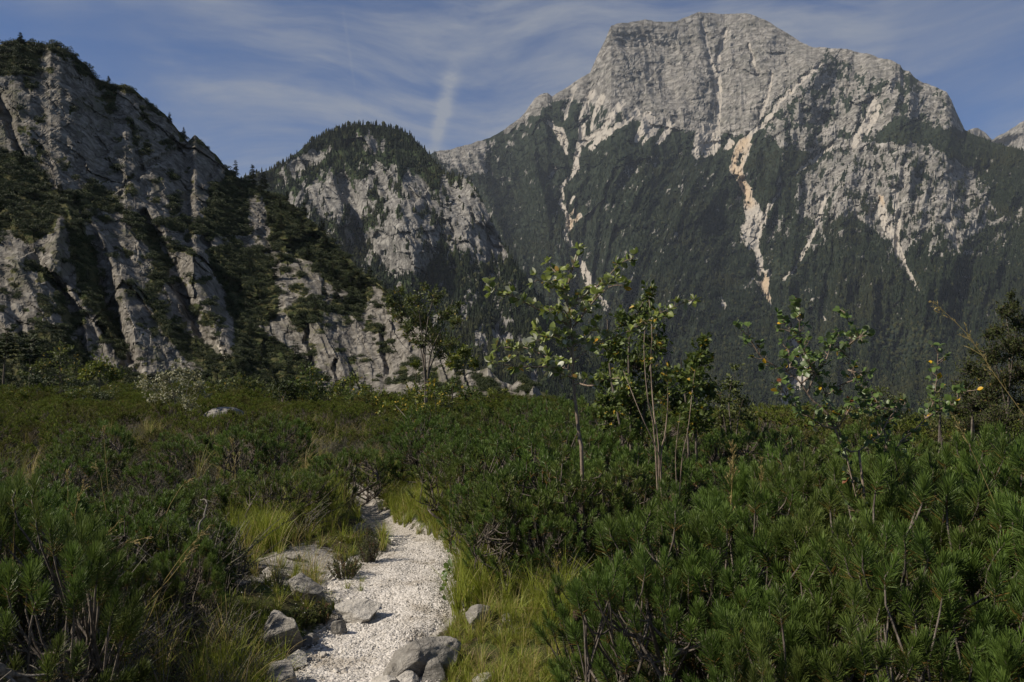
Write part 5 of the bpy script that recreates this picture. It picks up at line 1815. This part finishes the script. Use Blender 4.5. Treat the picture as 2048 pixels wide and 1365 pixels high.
stalk([(1025, 1215), (1100, 1218), (1200, 1222)], 5.0, 0.0016, 0.2, 'grass stem bent flat across the grass beside the path bank', 6, seed=30)
stalk([(1100, 1230), (1112, 1160), (1115, 1110)], 5.0, 0.0020, 0.3, 'tall green grass stem at the foot of the path bank pines', 8, seed=31)

# dead grey branches lying in the tangle
def dead_branch(pts, Y, r0, label, seed):
    r2 = np.random.default_rng(seed)
    W = spline(np.array([pt(a, b, Y + 0.1 * k) for k, (a, b) in enumerate(pts)]), 14)
    W[0, 2] = min(W[0, 2], float(gz(W[0, 0], W[0, 1])) + r0)
    W += r2.normal(0, r0 * 0.35, W.shape)
    org = W[0].copy()
    mb = MB()
    mb.tube(W - org, np.linspace(r0, r0 * 0.35, 14), 7)
    e = add_obj('dead_branch', None, loc=org, label=label, cat='dead branch')
    add_obj('limb', mb.mesh('limb', [M_GREYTWIG]), parent=e)
    for _ in range(3):
        k = r2.integers(3, 12)
        t2 = MB()
        d = unit(r2.normal(size=3) + np.array([0, 0, 0.6]))
        q = W[k] - org
        t2.tube(spline([q, q + d * 0.06, q + d * 0.11 + r2.normal(0, 0.015, 3)], 6), np.linspace(r0 * 0.4, r0 * 0.12, 6), 5)
        add_obj('twig', t2.mesh('twig', [M_GREYTWIG]), parent=e)


dead_branch([(-30, 1330), (30, 1352), (75, 1375)], 2.75, 0.022, 'thick weathered branch lying under the tangle of low pines', 1)
dead_branch([(70, 1400), (105, 1345), (128, 1318), (146, 1284)], 3.0, 0.011, 'curved pale dead branch rising from the shaded tangle', 2)
dead_branch([(395, 1060), (410, 1025), (412, 1002), (402, 1000)], 5.6, 0.008, 'small whitish hooked dead branch among low pines', 3)


# ------------------------------------------------------------------ broadleaf saplings and bushes
def leaf_mesh(name, L, W, mat, tint, fold=0.18, curl=0.12):
    """an oval leaf blade, eight facets, folded along its rib and curling at the tip"""
    t = np.array([0.0, 0.22, 0.5, 0.78, 1.0])
    hw = np.array([0.03, 0.34, 0.5, 0.36, 0.0]) * W
    V = []
    for a, b in zip(t, hw):
        z = -curl * L * a * a
        V += [(-b, a * L, z + fold * b), (0, a * L, z), (b, a * L, z + fold * b)]
    F = []
    for k in range(4):
        i = k * 3
        F += [(i, i + 1, i + 4, i + 3), (i + 1, i + 2, i + 5, i + 4)]
    return make_mesh(name, V, [np.array(F)], [mat], {'tint': np.full(len(V), tint)})


M_WHITEBEAM = mat_leaf('whitebeam_leaf', (0.09, 0.13, 0.026), (0.24, 0.28, 0.06), (0.55, 0.30, 0.03), 0.45, 0.35, (0.40, 0.41, 0.31), 0.4, 0.5)
M_ROUND = mat_leaf('round_leaf', (0.06, 0.10, 0.026), (0.13, 0.19, 0.05), (0.60, 0.36, 0.02), 0.42, 0.3, (0.13, 0.16, 0.09), 0.4, 0.4)
M_RED = mat_leaf('red_leaf', (0.16, 0.05, 0.025), (0.22, 0.08, 0.03), (0.22, 0.08, 0.03), 0.5, 0.25)


def frame(d, nrm):
    d = unit(d)
    n = nrm - d * np.dot(nrm, d)
    n = unit(n)
    x = np.cross(d, n)
    return Matrix(((x[0], d[0], n[0], 0), (x[1], d[1], n[1], 0), (x[2], d[2], n[2], 0), (0, 0, 0, 1)))


def sapling(name, label, cat, trunk, limbs, Y, leaf_sets, every, per, seed, bark, r_trunk, r_limb, scale_leaf=1.0, start=0.3, upright=0.5, maxleaf=290, jitter=0.25, flip=0.0):
    """a small tree traced as trunk and limbs; limbs leave the trunk's plane, every leaf is a piece of its own"""
    r2 = np.random.default_rng(seed)
    T = np.array([pt(a, b, Y) for a, b in trunk])
    foot = T[0].copy()
    foot[2] = float(gz(foot[0], foot[1])) - 0.03
    line = np.vstack([foot[None], T])
    tl = spline(line, 22)
    org = foot
    e = add_obj(name, None, loc=org, label=label, cat=cat)
    mb = MB()
    mb.tube(tl - org, np.linspace(r_trunk, r_trunk * 0.35, 22), 7)
    add_obj('trunk', mb.mesh('trunk', [bark]), parent=e)
    spots = []
    lines = [(tl[int(22 * 0.55):], 0.0)]
    for pts in limbs:
        off = r2.uniform(-1, 1) * jitter
        n = len(pts)
        Wd = np.array([pt(a, b, Y + off * (q / (n - 1)) ** 0.8 * (1.0 + 0.3 * n)) for q, (a, b) in enumerate(pts)])
        ln = spline(Wd, 12)
        k = np.argmin(np.sum((tl - ln[0]) ** 2, 1))
        if np.linalg.norm(tl[k] - ln[0]) < 0.12:
            ln[0] = tl[k]
        m2 = MB()
        m2.tube(ln - org, np.linspace(r_limb, r_limb * 0.35, 12), 5)
        add_obj('branch', m2.mesh('branch', [bark]), parent=e)
        lines.append((ln, start))
    tw = MB()
    for ln, s0 in lines:
        seg = np.linalg.norm(np.diff(ln, axis=0), axis=1)
        tot = seg.sum()
        cum = np.concatenate([[0], np.cumsum(seg)]) / tot
        nn = max(2, int(tot * (1 - s0) / every))
        for q in np.concatenate([s0 + (1 - s0) * (np.arange(nn) + r2.random(nn) * 0.7) / nn, [1.0]]):
            q = min(q, 1.0)
            p = np.array([np.interp(q, cum, ln[:, c]) for c in range(3)])
            i = min(np.searchsorted(cum, q), len(ln) - 1)
            tang = unit(ln[i] - ln[max(i - 1, 0)])
            sd = unit(np.cross(tang, r2.normal(size=3)))
            out = unit(tang * 0.6 + sd * 0.8 + np.array([0, 0, upright * 0.6]))
            e2 = p + out * r2.uniform(0.02, 0.06)
            tw.tube(np.array([p, (p + e2) / 2 + r2.normal(0, 0.003, 3), e2]) - org, [0.0028, 0.0022, 0.0016], 4)
            spots.append((e2, out))
    crown = add_obj('crown', tw.mesh('crown', [bark]), parent=e)
    r2.shuffle(spots)
    cnt = 0
    extra = MB()
    for p, out in spots:
        for _ in range(per):
            d = unit(out * 0.5 + unit(r2.normal(size=3)) * 0.9 + np.array([0, 0, upright * 0.55]))
            nrm = unit(np.array([0, 0, 1.0]) + r2.normal(0, 0.55, 3) + np.array([-0.35, 0, 0]))
            if r2.random() < flip:
                nrm = -nrm
            w = r2.random()
            acc_ = 0
            for me, pr in leaf_sets:
                acc_ += pr
                if w < acc_:
                    break
            s = scale_leaf * r2.uniform(0.7, 1.15)
            mx = Matrix.Translation(Vector((p - org).tolist())) @ frame(d, nrm) @ Matrix.Diagonal((s, s, s, 1))
            cnt += 1
            if cnt > maxleaf:
                A4 = np.array(mx)
                lv = np.array([v.co for v in me.vertices]) @ A4[:3, :3].T + A4[:3, 3]
                extra.add(lv, np.array([list(q.vertices) for q in me.polygons]), me.attributes['tint'].data[0].value)
                continue
            o = bpy.data.objects.new('leaf', me)
            COL.objects.link(o)
            o.parent = crown
            o.matrix_local = mx
    if extra.n:
        add_obj('foliage', extra.mesh('foliage', [leaf_sets[0][0].materials[0]]), parent=crown, kind='stuff')
    return e, org


def c4(*pts):
    return [(900 + a / 2.4817, 450 + b / 2.4817) for a, b in pts]


WB = [(leaf_mesh('leaf', 0.085, 0.058, M_WHITEBEAM, 0.3), 0.34), (leaf_mesh('leaf', 0.08, 0.055, M_WHITEBEAM, 0.6, 0.3, 0.2), 0.38),
      (leaf_mesh('leaf', 0.075, 0.05, M_WHITEBEAM, 0.8, 0.35, 0.25), 0.23), (leaf_mesh('leaf', 0.07, 0.045, M_WHITEBEAM, 0.95), 0.05)]
sapling('whitebeam_sapling', 'slender sapling with silvery white-backed leaves standing alone above the pines by the path', 'tree',
        c4((655, 1160), (640, 1040), (625, 900), (612, 780), (612, 690), (602, 520), (580, 380), (590, 280), (635, 130)),
        [c4((601, 500), (500, 450), (400, 400), (290, 345), (200, 315)), c4((611, 735), (540, 700), (450, 640), (350, 605), (235, 615)), c4((611, 720), (480, 705), (380, 705), (210, 690)),
         c4((603, 520), (680, 420), (740, 350), (800, 305), (865, 300)), c4((585, 400), (700, 330), (790, 250), (850, 190), (910, 165)),
         c4((612, 690), (680, 620), (760, 580), (860, 540), (960, 490), (1060, 430), (1190, 375)), c4((614, 780), (700, 800), (760, 770), (840, 760)), c4((580, 380), (540, 260), (500, 210)), c4((582, 330), (500, 290), (430, 275)),
         c4((604, 600), (680, 560), (720, 500)), c4((608, 640), (540, 560), (460, 570)), c4((604, 560), (520, 545), (440, 535)), c4((613, 760), (560, 740), (500, 700)), c4((590, 450), (640, 390), (690, 390)),
         c4((598, 480), (560, 420), (490, 420))],
        6.5, WB, 0.044, 6, 1600, M_WBARK, 0.017, 0.008, 0.84, 0.10, 0.6, 295, 0.22, 0.2)


def c5(*pts):
    return [(1400 + a / 3.102, 560 + b / 3.102) for a, b in pts]


RD = [(leaf_mesh('leaf', 0.040, 0.030, M_ROUND, 0.3), 0.45), (leaf_mesh('leaf', 0.042, 0.032, M_ROUND, 0.65, 0.25), 0.42), (leaf_mesh('leaf', 0.038, 0.028, M_ROUND, 0.95), 0.04), (leaf_mesh('leaf', 0.036, 0.026, M_RED, 0.5), 0.015)]
sapling('round_leaved_shrub', 'loose shrub with small round leaves, some yellow, growing out of the near pine thicket', 'shrub',
        c5((1010, 1190), (900, 1060), (790, 830), (690, 740), (600, 610), (480, 540), (380, 480), (300, 350), (240, 300)),
        [c5((1010, 2300), (990, 1500), (900, 1060), (840, 870), (740, 620), (640, 430), (560, 320), (510, 235)), c5((740, 620), (660, 480), (620, 330), (620, 160)),
         c5((1030, 2300), (1090, 1500), (1150, 1060), (1140, 920), (1050, 770), (960, 620), (920, 500), (940, 330), (900, 205)), c5((1040, 2300), (1130, 1500), (1200, 1070), (1290, 970), (1400, 860), (1450, 750), (1470, 580), (1475, 430)),
         c5((1400, 860), (1500, 800), (1560, 780), (1660, 690)), c5((700, 590), (780, 500), (830, 335)), c5((920, 560), (1010, 600), (1100, 760)), c5((800, 930), (680, 850), (560, 760), (490, 640)),
         c5((1100, 1000), (1180, 850), (1240, 800), (1280, 760)), c5((560, 570), (555, 480), (545, 430)), c5((960, 620), (860, 660), (790, 720)), c5((1040, 780), (1150, 800), (1190, 830)),
         c5((850, 930), (930, 800), (960, 730)), c5((920, 480), (850, 420), (780, 430)), c5((930, 400), (980, 360), (1000, 355))],
        4.0, RD, 0.022, 4, 1650, M_WBARK, 0.007, 0.0045, 0.86, 0.08, 0.3, 298, 0.16)


def leafy_bush(name, label, cat, foot_px, Y, stems, clusters, n_leaf, leaf_l, leaf_w, mat, bark, seed, r_stem, autumn=0.05, spread=0.16, lean=0.5, group=None, depth=0.6):
    """stems traced by pixels at depth Y, crown leaves clustered on fine twigs round the given centres (px, py, radius px)"""
    r2 = np.random.default_rng(seed)
    base = pt(foot_px[0], foot_px[1], Y)
    base[2] = float(gz(base[0], base[1])) - 0.05
    e = add_obj(name, None, loc=base, label=label, cat=cat, group=group)
    m = Y / FPX
    for k, st in enumerate(stems):
        W = np.array([pt(a, b, Y + depth * r2.uniform(-0.5, 0.5) * q / max(1, len(st) - 1)) for q, (a, b) in enumerate(st)])
        ln = spline(np.vstack([base + np.array([r2.normal(0, 0.03), r2.normal(0, 0.03), 0]), W]), 14)
        mb = MB()
        mb.tube(ln - base, np.linspace(r_stem, r_stem * 0.35, 14), 5)
        add_obj('trunk' if k == 0 else 'stem', mb.mesh('stem', [bark]), parent=e)
    tw, lf = MB(), MB()
    tot = sum(c[2] ** 2 for c in clusters)
    for (cx, cy, cr) in clusters:
        c = pt(cx, cy, Y + r2.uniform(-depth, depth) * 0.8)
        nl = int(n_leaf * cr * cr / tot)
        nt_ = max(3, nl // 9)
        ends = unit(r2.normal(size=(nt_, 3))) * (r2.random((nt_, 1)) ** 0.45) * cr * m * np.array([1, 1, 0.9]) + c
        for q in ends:
            p0 = c + (q - c) * 0.15 + np.array([0, 0, -cr * m * 0.35])
            ln = spline([p0, (p0 + q) / 2 + r2.normal(0, 0.02, 3) * cr * m, q], 5)
            tw.tube(ln - base, np.linspace(r_stem * 0.22, r_stem * 0.08, 5), 3)
            kk = 9
            f = r2.uniform(0.35, 1.0, kk)
            pp = p0 + (q - p0) * f[:, None] + r2.normal(0, spread * cr * m * 0.5, (kk, 3))
            dd = unit(q - c) * lean + unit(r2.normal(size=(kk, 3))) + np.array([0, 0, 0.2])
            tn = np.where(r2.random(kk) < autumn, 0.95, np.clip(r2.normal(0.45, 0.25, kk), 0, 0.84))
            leaf_faces(lf, pp - base, dd, np.array([[-0.3, 0, 1.0]]) + r2.normal(0, 0.6, (kk, 3)), leaf_l * r2.uniform(0.7, 1.2, kk), leaf_w * r2.uniform(0.7, 1.2, kk), tn)
    add_obj('twigs', tw.mesh('twigs', [bark]), parent=e)
    add_obj('crown', lf.mesh('crown', [mat], False), parent=e)
    return e


leafy_bush('young_tree', 'dense dark green young tree right behind the white-leaved sapling', 'tree', (1262, 900), 9.5,
           [[(1262, 860), (1258, 760), (1262, 660), (1300, 580)], [(1240, 850), (1220, 740), (1215, 640)], [(1285, 850), (1300, 740), (1320, 650)]],
           [(1304, 585, 22), (1290, 620, 34), (1255, 640, 40), (1230, 690, 50), (1270, 720, 58), (1310, 680, 42), (1215, 750, 40), (1255, 790, 58), (1310, 770, 48), (1225, 830, 44), (1290, 840, 46), (1325, 630, 26), (1210, 800, 30)],
           3600, 0.075, 0.042, M_DECID, M_BARK, 1700, 0.022, 0.03)
leafy_bush('young_tree', 'second dark leafy young tree, slimmer, on the far side of the bare-stemmed sapling', 'tree', (1392, 900), 9.0,
           [[(1392, 870), (1390, 780), (1400, 700), (1405, 668)], [(1375, 850), (1368, 770), (1362, 720)]],
           [(1405, 680, 22), (1395, 715, 34), (1380, 755, 42), (1408, 770, 34), (1360, 800, 36), (1395, 830, 48), (1350, 745, 22), (1420, 715, 16)], 1900, 0.07, 0.04, M_DECID, M_BARK, 1710, 0.016, 0.04)
leafy_bush('bare_stemmed_sapling', 'thin sapling with several bare reddish stems and few yellow leaves before the dark young trees', 'tree', (1322, 975), 5.6,
           [[(1322, 960), (1316, 905), (1282, 830), (1247, 742)], [(1318, 915), (1308, 830), (1302, 740), (1304, 660), (1298, 600)], [(1322, 930), (1330, 870), (1336, 800), (1332, 720)], [(1310, 880), (1296, 800), (1288, 700), (1292, 640)]],
           [(1300, 640, 26), (1312, 690, 26), (1330, 740, 24), (1290, 720, 20), (1285, 790, 18), (1318, 800, 24), (1340, 780, 16), (1262, 770, 12)], 420, 0.038, 0.024, M_DECID, M_WBARK, 1720, 0.007, 0.14, 0.4)
leafy_bush('bare_stemmed_sapling', 'single thin stem with a few leaves beside the slimmer dark young tree', 'tree', (1358, 985), 6.0,
           [[(1362, 940), (1376, 860), (1386, 770), (1390, 740)], [(1352, 950), (1354, 880), (1360, 830)]], [(1386, 770, 22), (1392, 740, 18), (1362, 820, 16)], 160, 0.036, 0.022, M_DECID, M_WBARK, 1730, 0.005, 0.10, 0.4)
leafy_bush('small_bush', 'small olive bush between the slim young tree and the round-leaved shrub', 'bush', (1462, 880), 12.0,
           [[(1462, 860), (1458, 800), (1466, 750)], [(1450, 850), (1440, 790)], [(1475, 850), (1486, 800)]], [(1462, 770, 30), (1440, 800, 30), (1480, 805, 32), (1455, 835, 36), (1500, 830, 26), (1470, 735, 14)], 1300, 0.06, 0.035, M_WILLOW, M_BARK, 1740, 0.014, 0.03)
leafy_bush('willow_tree', 'airy olive-leaved tree with several upright trunks standing against the cliff foot', 'tree', (852, 800), 34.0,
           [[(852, 765), (850, 700), (856, 640), (868, 590)], [(850, 760), (842, 700), (822, 650), (800, 610)], [(855, 760), (864, 700), (888, 650), (906, 600)], [(850, 762), (846, 690), (838, 620)], [(856, 758), (872, 710), (900, 680)]],
           [(830, 600, 26), (868, 590, 26), (800, 625, 30), (845, 635, 36), (890, 625, 30), (912, 640, 22), (815, 660, 26), (870, 670, 36), (905, 685, 26), (840, 680, 24), (880, 705, 26), (782, 600, 18), (850, 575, 16), (920, 610, 14), (915, 730, 22), (800, 580, 14)],
           3800, 0.17, 0.075, M_WILLOW, M_BARK, 1750, 0.05, 0.04, depth=1.6)
leafy_bush('small_bush', 'small round bush at the trunk of the airy olive-leaved tree', 'bush', (832, 745), 36.0, [[(832, 735), (832, 725)]], [(832, 728, 11)], 160, 0.13, 0.08, M_YELLOWLEAF, M_BARK, 1760, 0.02, 0.02)
leafy_bush('yellowing_bush', 'yellow-green bush with orange leaves in front of the airy olive-leaved tree', 'bush', (850, 915), 13.5,
           [[(850, 895), (840, 850), (830, 800)], [(856, 890), (872, 840), (868, 780)], [(860, 905), (880, 860), (900, 820)], [(840, 890), (815, 840), (790, 810)]],
           [(830, 780, 30), (862, 775, 26), (800, 810, 32), (845, 815, 42), (885, 805, 30), (770, 820, 20), (830, 855, 34), (868, 850, 34), (850, 890, 26), (900, 840, 20), (755, 800, 12)],
           1150, 0.065, 0.042, M_YELLOWLEAF, M_GREYTWIG, 1770, 0.012, 0.16)
leafy_bush('pale_bush', 'pale cream-leaved rounded bush in front of the grey cliff ribs', 'bush', (350, 850), 24.0,
           [[(352, 830), (348, 790), (335, 750)], [(356, 830), (372, 790), (380, 750)], [(350, 835), (320, 790), (300, 765)], [(354, 838), (392, 800), (405, 770)]],
           [(330, 755, 30), (370, 750, 28), (300, 770, 26), (345, 785, 38), (395, 770, 26), (310, 800, 24), (380, 805, 28), (352, 730, 16), (410, 790, 14), (280, 765, 12)],
           2100, 0.075, 0.055, M_PALELEAF, M_GREYTWIG, 1780, 0.018, 0.35)
for k, (bx, by, Y, cl, lab, mt_) in enumerate([
        (120, 770, 60, [(120, 700, 30), (90, 725, 30), (150, 735, 28), (120, 750, 34), (60, 745, 24)], 'olive bush at the cliff foot below the left gully', M_WILLOW),
        (200, 770, 58, [(200, 730, 26), (175, 745, 24), (225, 750, 26)], 'low green bush at the cliff foot beneath the first pale rib', M_YELLOWLEAF),
        (480, 810, 55, [(480, 760, 30), (450, 780, 28), (510, 775, 30), (545, 785, 24)], 'grey-green thicket bush past the pale bush under the cliff', M_WILLOW),
        (700, 815, 48, [(700, 765, 24), (675, 780, 26), (730, 780, 26), (760, 790, 22), (710, 800, 26)], 'light green bush under the fissured lower cliff', M_YELLOWLEAF),
        (905, 810, 38, [(905, 770, 24), (880, 785, 22), (930, 785, 24), (955, 795, 18)], 'green bush right beneath the tree against the cliff foot', M_DECID),
        (930, 745, 70, [(930, 705, 20), (905, 722, 18), (950, 725, 16)], 'bright bush on top of the low rocks at the cliff end', M_YELLOWLEAF),
        (620, 810, 52, [(620, 740, 26), (600, 770, 30), (640, 775, 28), (625, 795, 30)], 'tall dark bush at the cliff foot beside the fissured rock', M_DECID),
        (1090, 850, 24, [(1090, 810, 18), (1065, 825, 20), (1115, 825, 18)], 'dark bush behind the trunk of the white-leaved sapling', M_DECID)]):
    m = Y / FPX
    leafy_bush('bush', lab, 'bush', (bx, by), Y, [[(bx, by - 20), (cl[0][0], cl[0][1])], [(bx, by - 15), (cl[-1][0], cl[-1][1])]], cl, 900, 7.0 * m, 3.6 * m, mt_, M_BARK, 1800 + k, 0.03, 0.04, depth=1.2)

# uneven bushes along the far rim of the plateau, under the cliff
def rim_bush(seed, mat):
    r2 = np.random.default_rng(seed)
    st, cr = MB(), MB()
    for _ in range(7):
        c = np.array([r2.normal(0, 0.26), r2.normal(0, 0.26), r2.uniform(0.35, 0.82)])
        st.tube(spline([np.array([r2.normal(0, .04), r2.normal(0, .04), -0.1]), c * np.array([0.5, 0.5, 0.5]), c], 7), np.linspace(0.016, 0.005, 7), 4)
        m_ = 110
        p = c + unit(r2.normal(size=(m_, 3))) * (r2.random((m_, 1)) ** 0.5) * r2.uniform(0.14, 0.26)
        leaf_faces(cr, p, unit(r2.normal(size=(m_, 3))) + np.array([0, 0, 0.4]), np.array([[-0.3, 0, 1.0]]) + r2.normal(0, 0.6, (m_, 3)), r2.uniform(0.06, 0.11, m_), r2.uniform(0.03, 0.055, m_), np.clip(r2.normal(0.42, 0.25, m_), 0, 0.9))
    return st.mesh('stems', [M_BARK]), cr.mesh('crown', [mat], False)


RIM = [rim_bush(2000 + k, (M_WILLOW, M_DECID, M_YELLOWLEAF, M_DARKLEAF, M_KRUMM)[k % 5]) for k in range(10)]
RIMN = ['olive', 'green', 'yellow-green', 'dark', 'blackish green']
r3 = np.random.default_rng(77)
for k in range(46):
    px = -20 + 1080 * (k + r3.random()) / 46
    Y = r3.uniform(38, 84)
    h = r3.uniform(16, 46) * (1.3 if 560 < px < 760 or px < 220 else 0.8)
    q = pt(px, 800, Y)
    q[2] = float(gz(q[0], q[1]))
    H = h * Y / FPX
    near = ('the bare-trunk pines' if px < 160 else 'the pale cream-leaved bush' if px < 460 else 'the fissured lower cliff' if px < 760 else 'the airy olive-leaved tree' if px < 960 else 'the last low rocks of the cliff')
    lab = ('tall ' if h > 32 else 'low ') + RIMN[(k % 10) % 5] + ' bush on the plateau rim by ' + near
    plant('bush', (('stems', RIM[k % 10][0]), ('crown', RIM[k % 10][1])), q, (H * 1.25, H * 1.25, H), k * 2.1, lab, 'bush', 'rim: ' + lab)

# pines with bare trunks at the left edge, by the cliff foot
LEFTP = [conifer_meshes(1900 + k, whorls=7, per=8, spray=9, droop=0.05, bare=0.55, slim=0.42, mat=M_KRUMM) for k in range(2)]
for k, (px, py, h, Y, lab) in enumerate([(6, 770, 150, 62.0, 'leaning pine with bare trunk and flat crown at the foot of the cliff'), (60, 768, 140, 64.0, 'pine with bare slanting trunk beside the flat-crowned pine'), (-30, 770, 150, 60.0, 'outermost bare-trunk pine of the group below the cliff')]):
    q = pt(px, py, Y)
    q[2] = float(gz(q[0], q[1])) - 0.1
    H = h * Y / FPX
    plant('pine_tree', (('trunk', LEFTP[k % 2][0]), ('crown', LEFTP[k % 2][1])), q, H, k * 2.0, lab, 'tree', tilt=(0.0, -0.18 if k == 1 else 0.06))

# dark trees at the right edge of the plateau
for k, (px, top, Y, cl, lab) in enumerate([
        (2015, 575, 9.5, [(2020, 590, 14), (2012, 620, 26), (2035, 640, 30), (1995, 660, 26), (2025, 690, 40), (1985, 710, 34), (2045, 740, 40), (2005, 760, 44), (1975, 790, 40), (2040, 810, 44), (2000, 835, 44), (2030, 610, 18), (1975, 670, 16), (2060, 690, 30)], 'tall dark tree behind the golden grass stalk at the plateau edge'),
        (1945, 690, 10.5, [(1950, 700, 16), (1940, 735, 28), (1965, 750, 26), (1930, 775, 34), (1955, 805, 40), (1915, 815, 30), (1940, 850, 40)], 'lower dark tree in front of the tall one behind the golden stalk'),
        (2085, 590, 8.5, [(2085, 610, 26), (2095, 660, 40), (2080, 720, 44), (2100, 780, 50), (2080, 840, 50)], 'dark tree beyond the tall one, partly hidden by it'),
        (1880, 770, 13.0, [(1880, 785, 18), (1865, 810, 26), (1900, 815, 24), (1880, 845, 34)], 'small bushy tree between the round-leaved shrub and the dark trees'),
        (1765, 770, 16.0, [(1765, 785, 18), (1740, 800, 24), (1795, 800, 26), (1760, 830, 34), (1720, 835, 26), (1810, 835, 28)], 'low olive tree seen through the stems of the round-leaved shrub'),
        (1690, 800, 17.0, [(1690, 812, 14), (1675, 830, 20), (1705, 835, 20), (1650, 845, 20)], 'smallest olive tree behind the round-leaved shrub')]):
    m = Y / FPX
    leafy_bush('dark_tree', lab, 'tree', (px, 860), Y, [[(px, 840), (px + 4, (top + 850) / 2), (cl[1][0], cl[1][1])], [(px, 830), (cl[2][0], cl[2][1])], [(px, 835), (cl[-2][0], cl[-2][1])]], cl,
               int(5.5 * sum((c[2] / 10.0) ** 2 for c in cl)) * (13 if k < 3 else 9), 6.5 * m, 2.6 * m, M_DARKLEAF if k < 3 else M_WILLOW, M_BARK, 1850 + k, 0.018 if k < 3 else 0.014, 0.03, depth=0.7)

# the broad-leaved herb hanging over the gravel edge
M_HERB = mat_leaf('herb_leaf', (0.045, 0.08, 0.015), (0.10, 0.16, 0.03), None, 0.45, 0.3)
hl = [leaf_mesh('leaf', 0.05, 0.042, M_HERB, 0.3), leaf_mesh('leaf', 0.05, 0.04, M_HERB, 0.7, 0.3)]
q = on_ground(900, 1150)
q[2] = float(gz(q[0], q[1]))
e = add_obj('trailing_herb', None, loc=q, label='broad-leaved dark herb trailing over the gravel edge below the grass', cat='herb')
mb = MB()
r2 = np.random.default_rng(5)
lp = []
for k, (a, b) in enumerate([(888, 1190), (893, 1165), (900, 1130), (908, 1100), (884, 1182), (912, 1085), (898, 1150)]):
    t_ = on_ground(a, b, 0.10) - q
    ln = spline([np.array([0.05, 0.02, -0.02]), t_ * 0.5 + np.array([0, 0, 0.10]), t_], 8)
    mb.tube(ln, np.linspace(0.003, 0.0015, 8), 4)
    lp += [ln[i] for i in (3, 4, 5, 6, 7)]
add_obj('stems', mb.mesh('stems', [M_HERB]), parent=e)
for k, p in enumerate(lp):
    o = add_obj('leaf', hl[k % 2], parent=e)
    o.matrix_local = Matrix.Translation(Vector(p.tolist())) @ frame(unit(r2.normal(size=3) + np.array([-0.3, -0.4, 0.3])), unit(np.array([-0.3, -0.4, 1]) + r2.normal(0, 0.3, 3)))

# the pink flower where the path disappears
M_PINK, nt = new_mat('pink_petals')
finish(nt, (0.42, 0.10, 0.20), 0.6, None, translucent=0.3)
q = pt(678, 948, 12.5)
g0 = float(gz(q[0], q[1]))
e = add_obj('pink_flower', None, loc=(q[0], q[1], g0), label='upright pink flower spike in the grass where the path disappears', cat='flower')
H = pt(678, 920, 12.5)[2] - g0
mb = MB()
mb.tube(np.array([[0, 0, 0], [0.01, 0, H * 0.5], [0, 0, H]]), [0.006, 0.005, 0.003], 5)
add_obj('stem', mb.mesh('stem', [M_HERB]), parent=e)
lf = MB()
nn = 70
zz = H * r2.uniform(0.72, 1.0, nn)
leaf_faces(lf, np.stack([0 * zz, 0 * zz, zz], -1), unit(r2.normal(size=(nn, 3))) + np.array([0, 0, -0.3]), r2.normal(size=(nn, 3)), 0.05, 0.035, 0.5)
add_obj('petals', lf.mesh('petals', [M_PINK], False), parent=e)

# ------------------------------------------------------------------ the air between: thin even haze round everything but the sky
HAZE_TOP = float(max(m_['P'][..., 2].max() for m_ in (PEAK, DOME, FAR))) + 90
M_HAZE = bpy.data.materials.new('haze_air')
M_HAZE.use_nodes = True
nt = NT(M_HAZE.node_tree)
v = nt.n('ShaderNodeVolumePrincipled')
v.inputs['Color'].default_value = (0.68, 0.76, 0.90, 1)
v.inputs['Density'].default_value = HAZE_DENSITY
v.inputs['Anisotropy'].default_value = 0.0
out = nt.n('ShaderNodeOutputMaterial')
nt.t.links.new(v.outputs[0], out.inputs['Volume'])
x0, x1, y0, y1, z0, z1 = -6800, 6800, -450, 7100, -220, HAZE_TOP
V = [(x0, y0, z0), (x1, y0, z0), (x1, y1, z0), (x0, y1, z0), (x0, y0, z1), (x1, y0, z1), (x1, y1, z1), (x0, y1, z1)]
F = [(0, 3, 2, 1), (4, 5, 6, 7), (0, 1, 5, 4), (1, 2, 6, 5), (2, 3, 7, 6), (3, 0, 4, 7)]
add_obj('haze', make_mesh('haze', V, [np.array(F)], [M_HAZE], None, False), kind='stuff', label='thin blue haze lying over the valley and mountains', cat='haze')
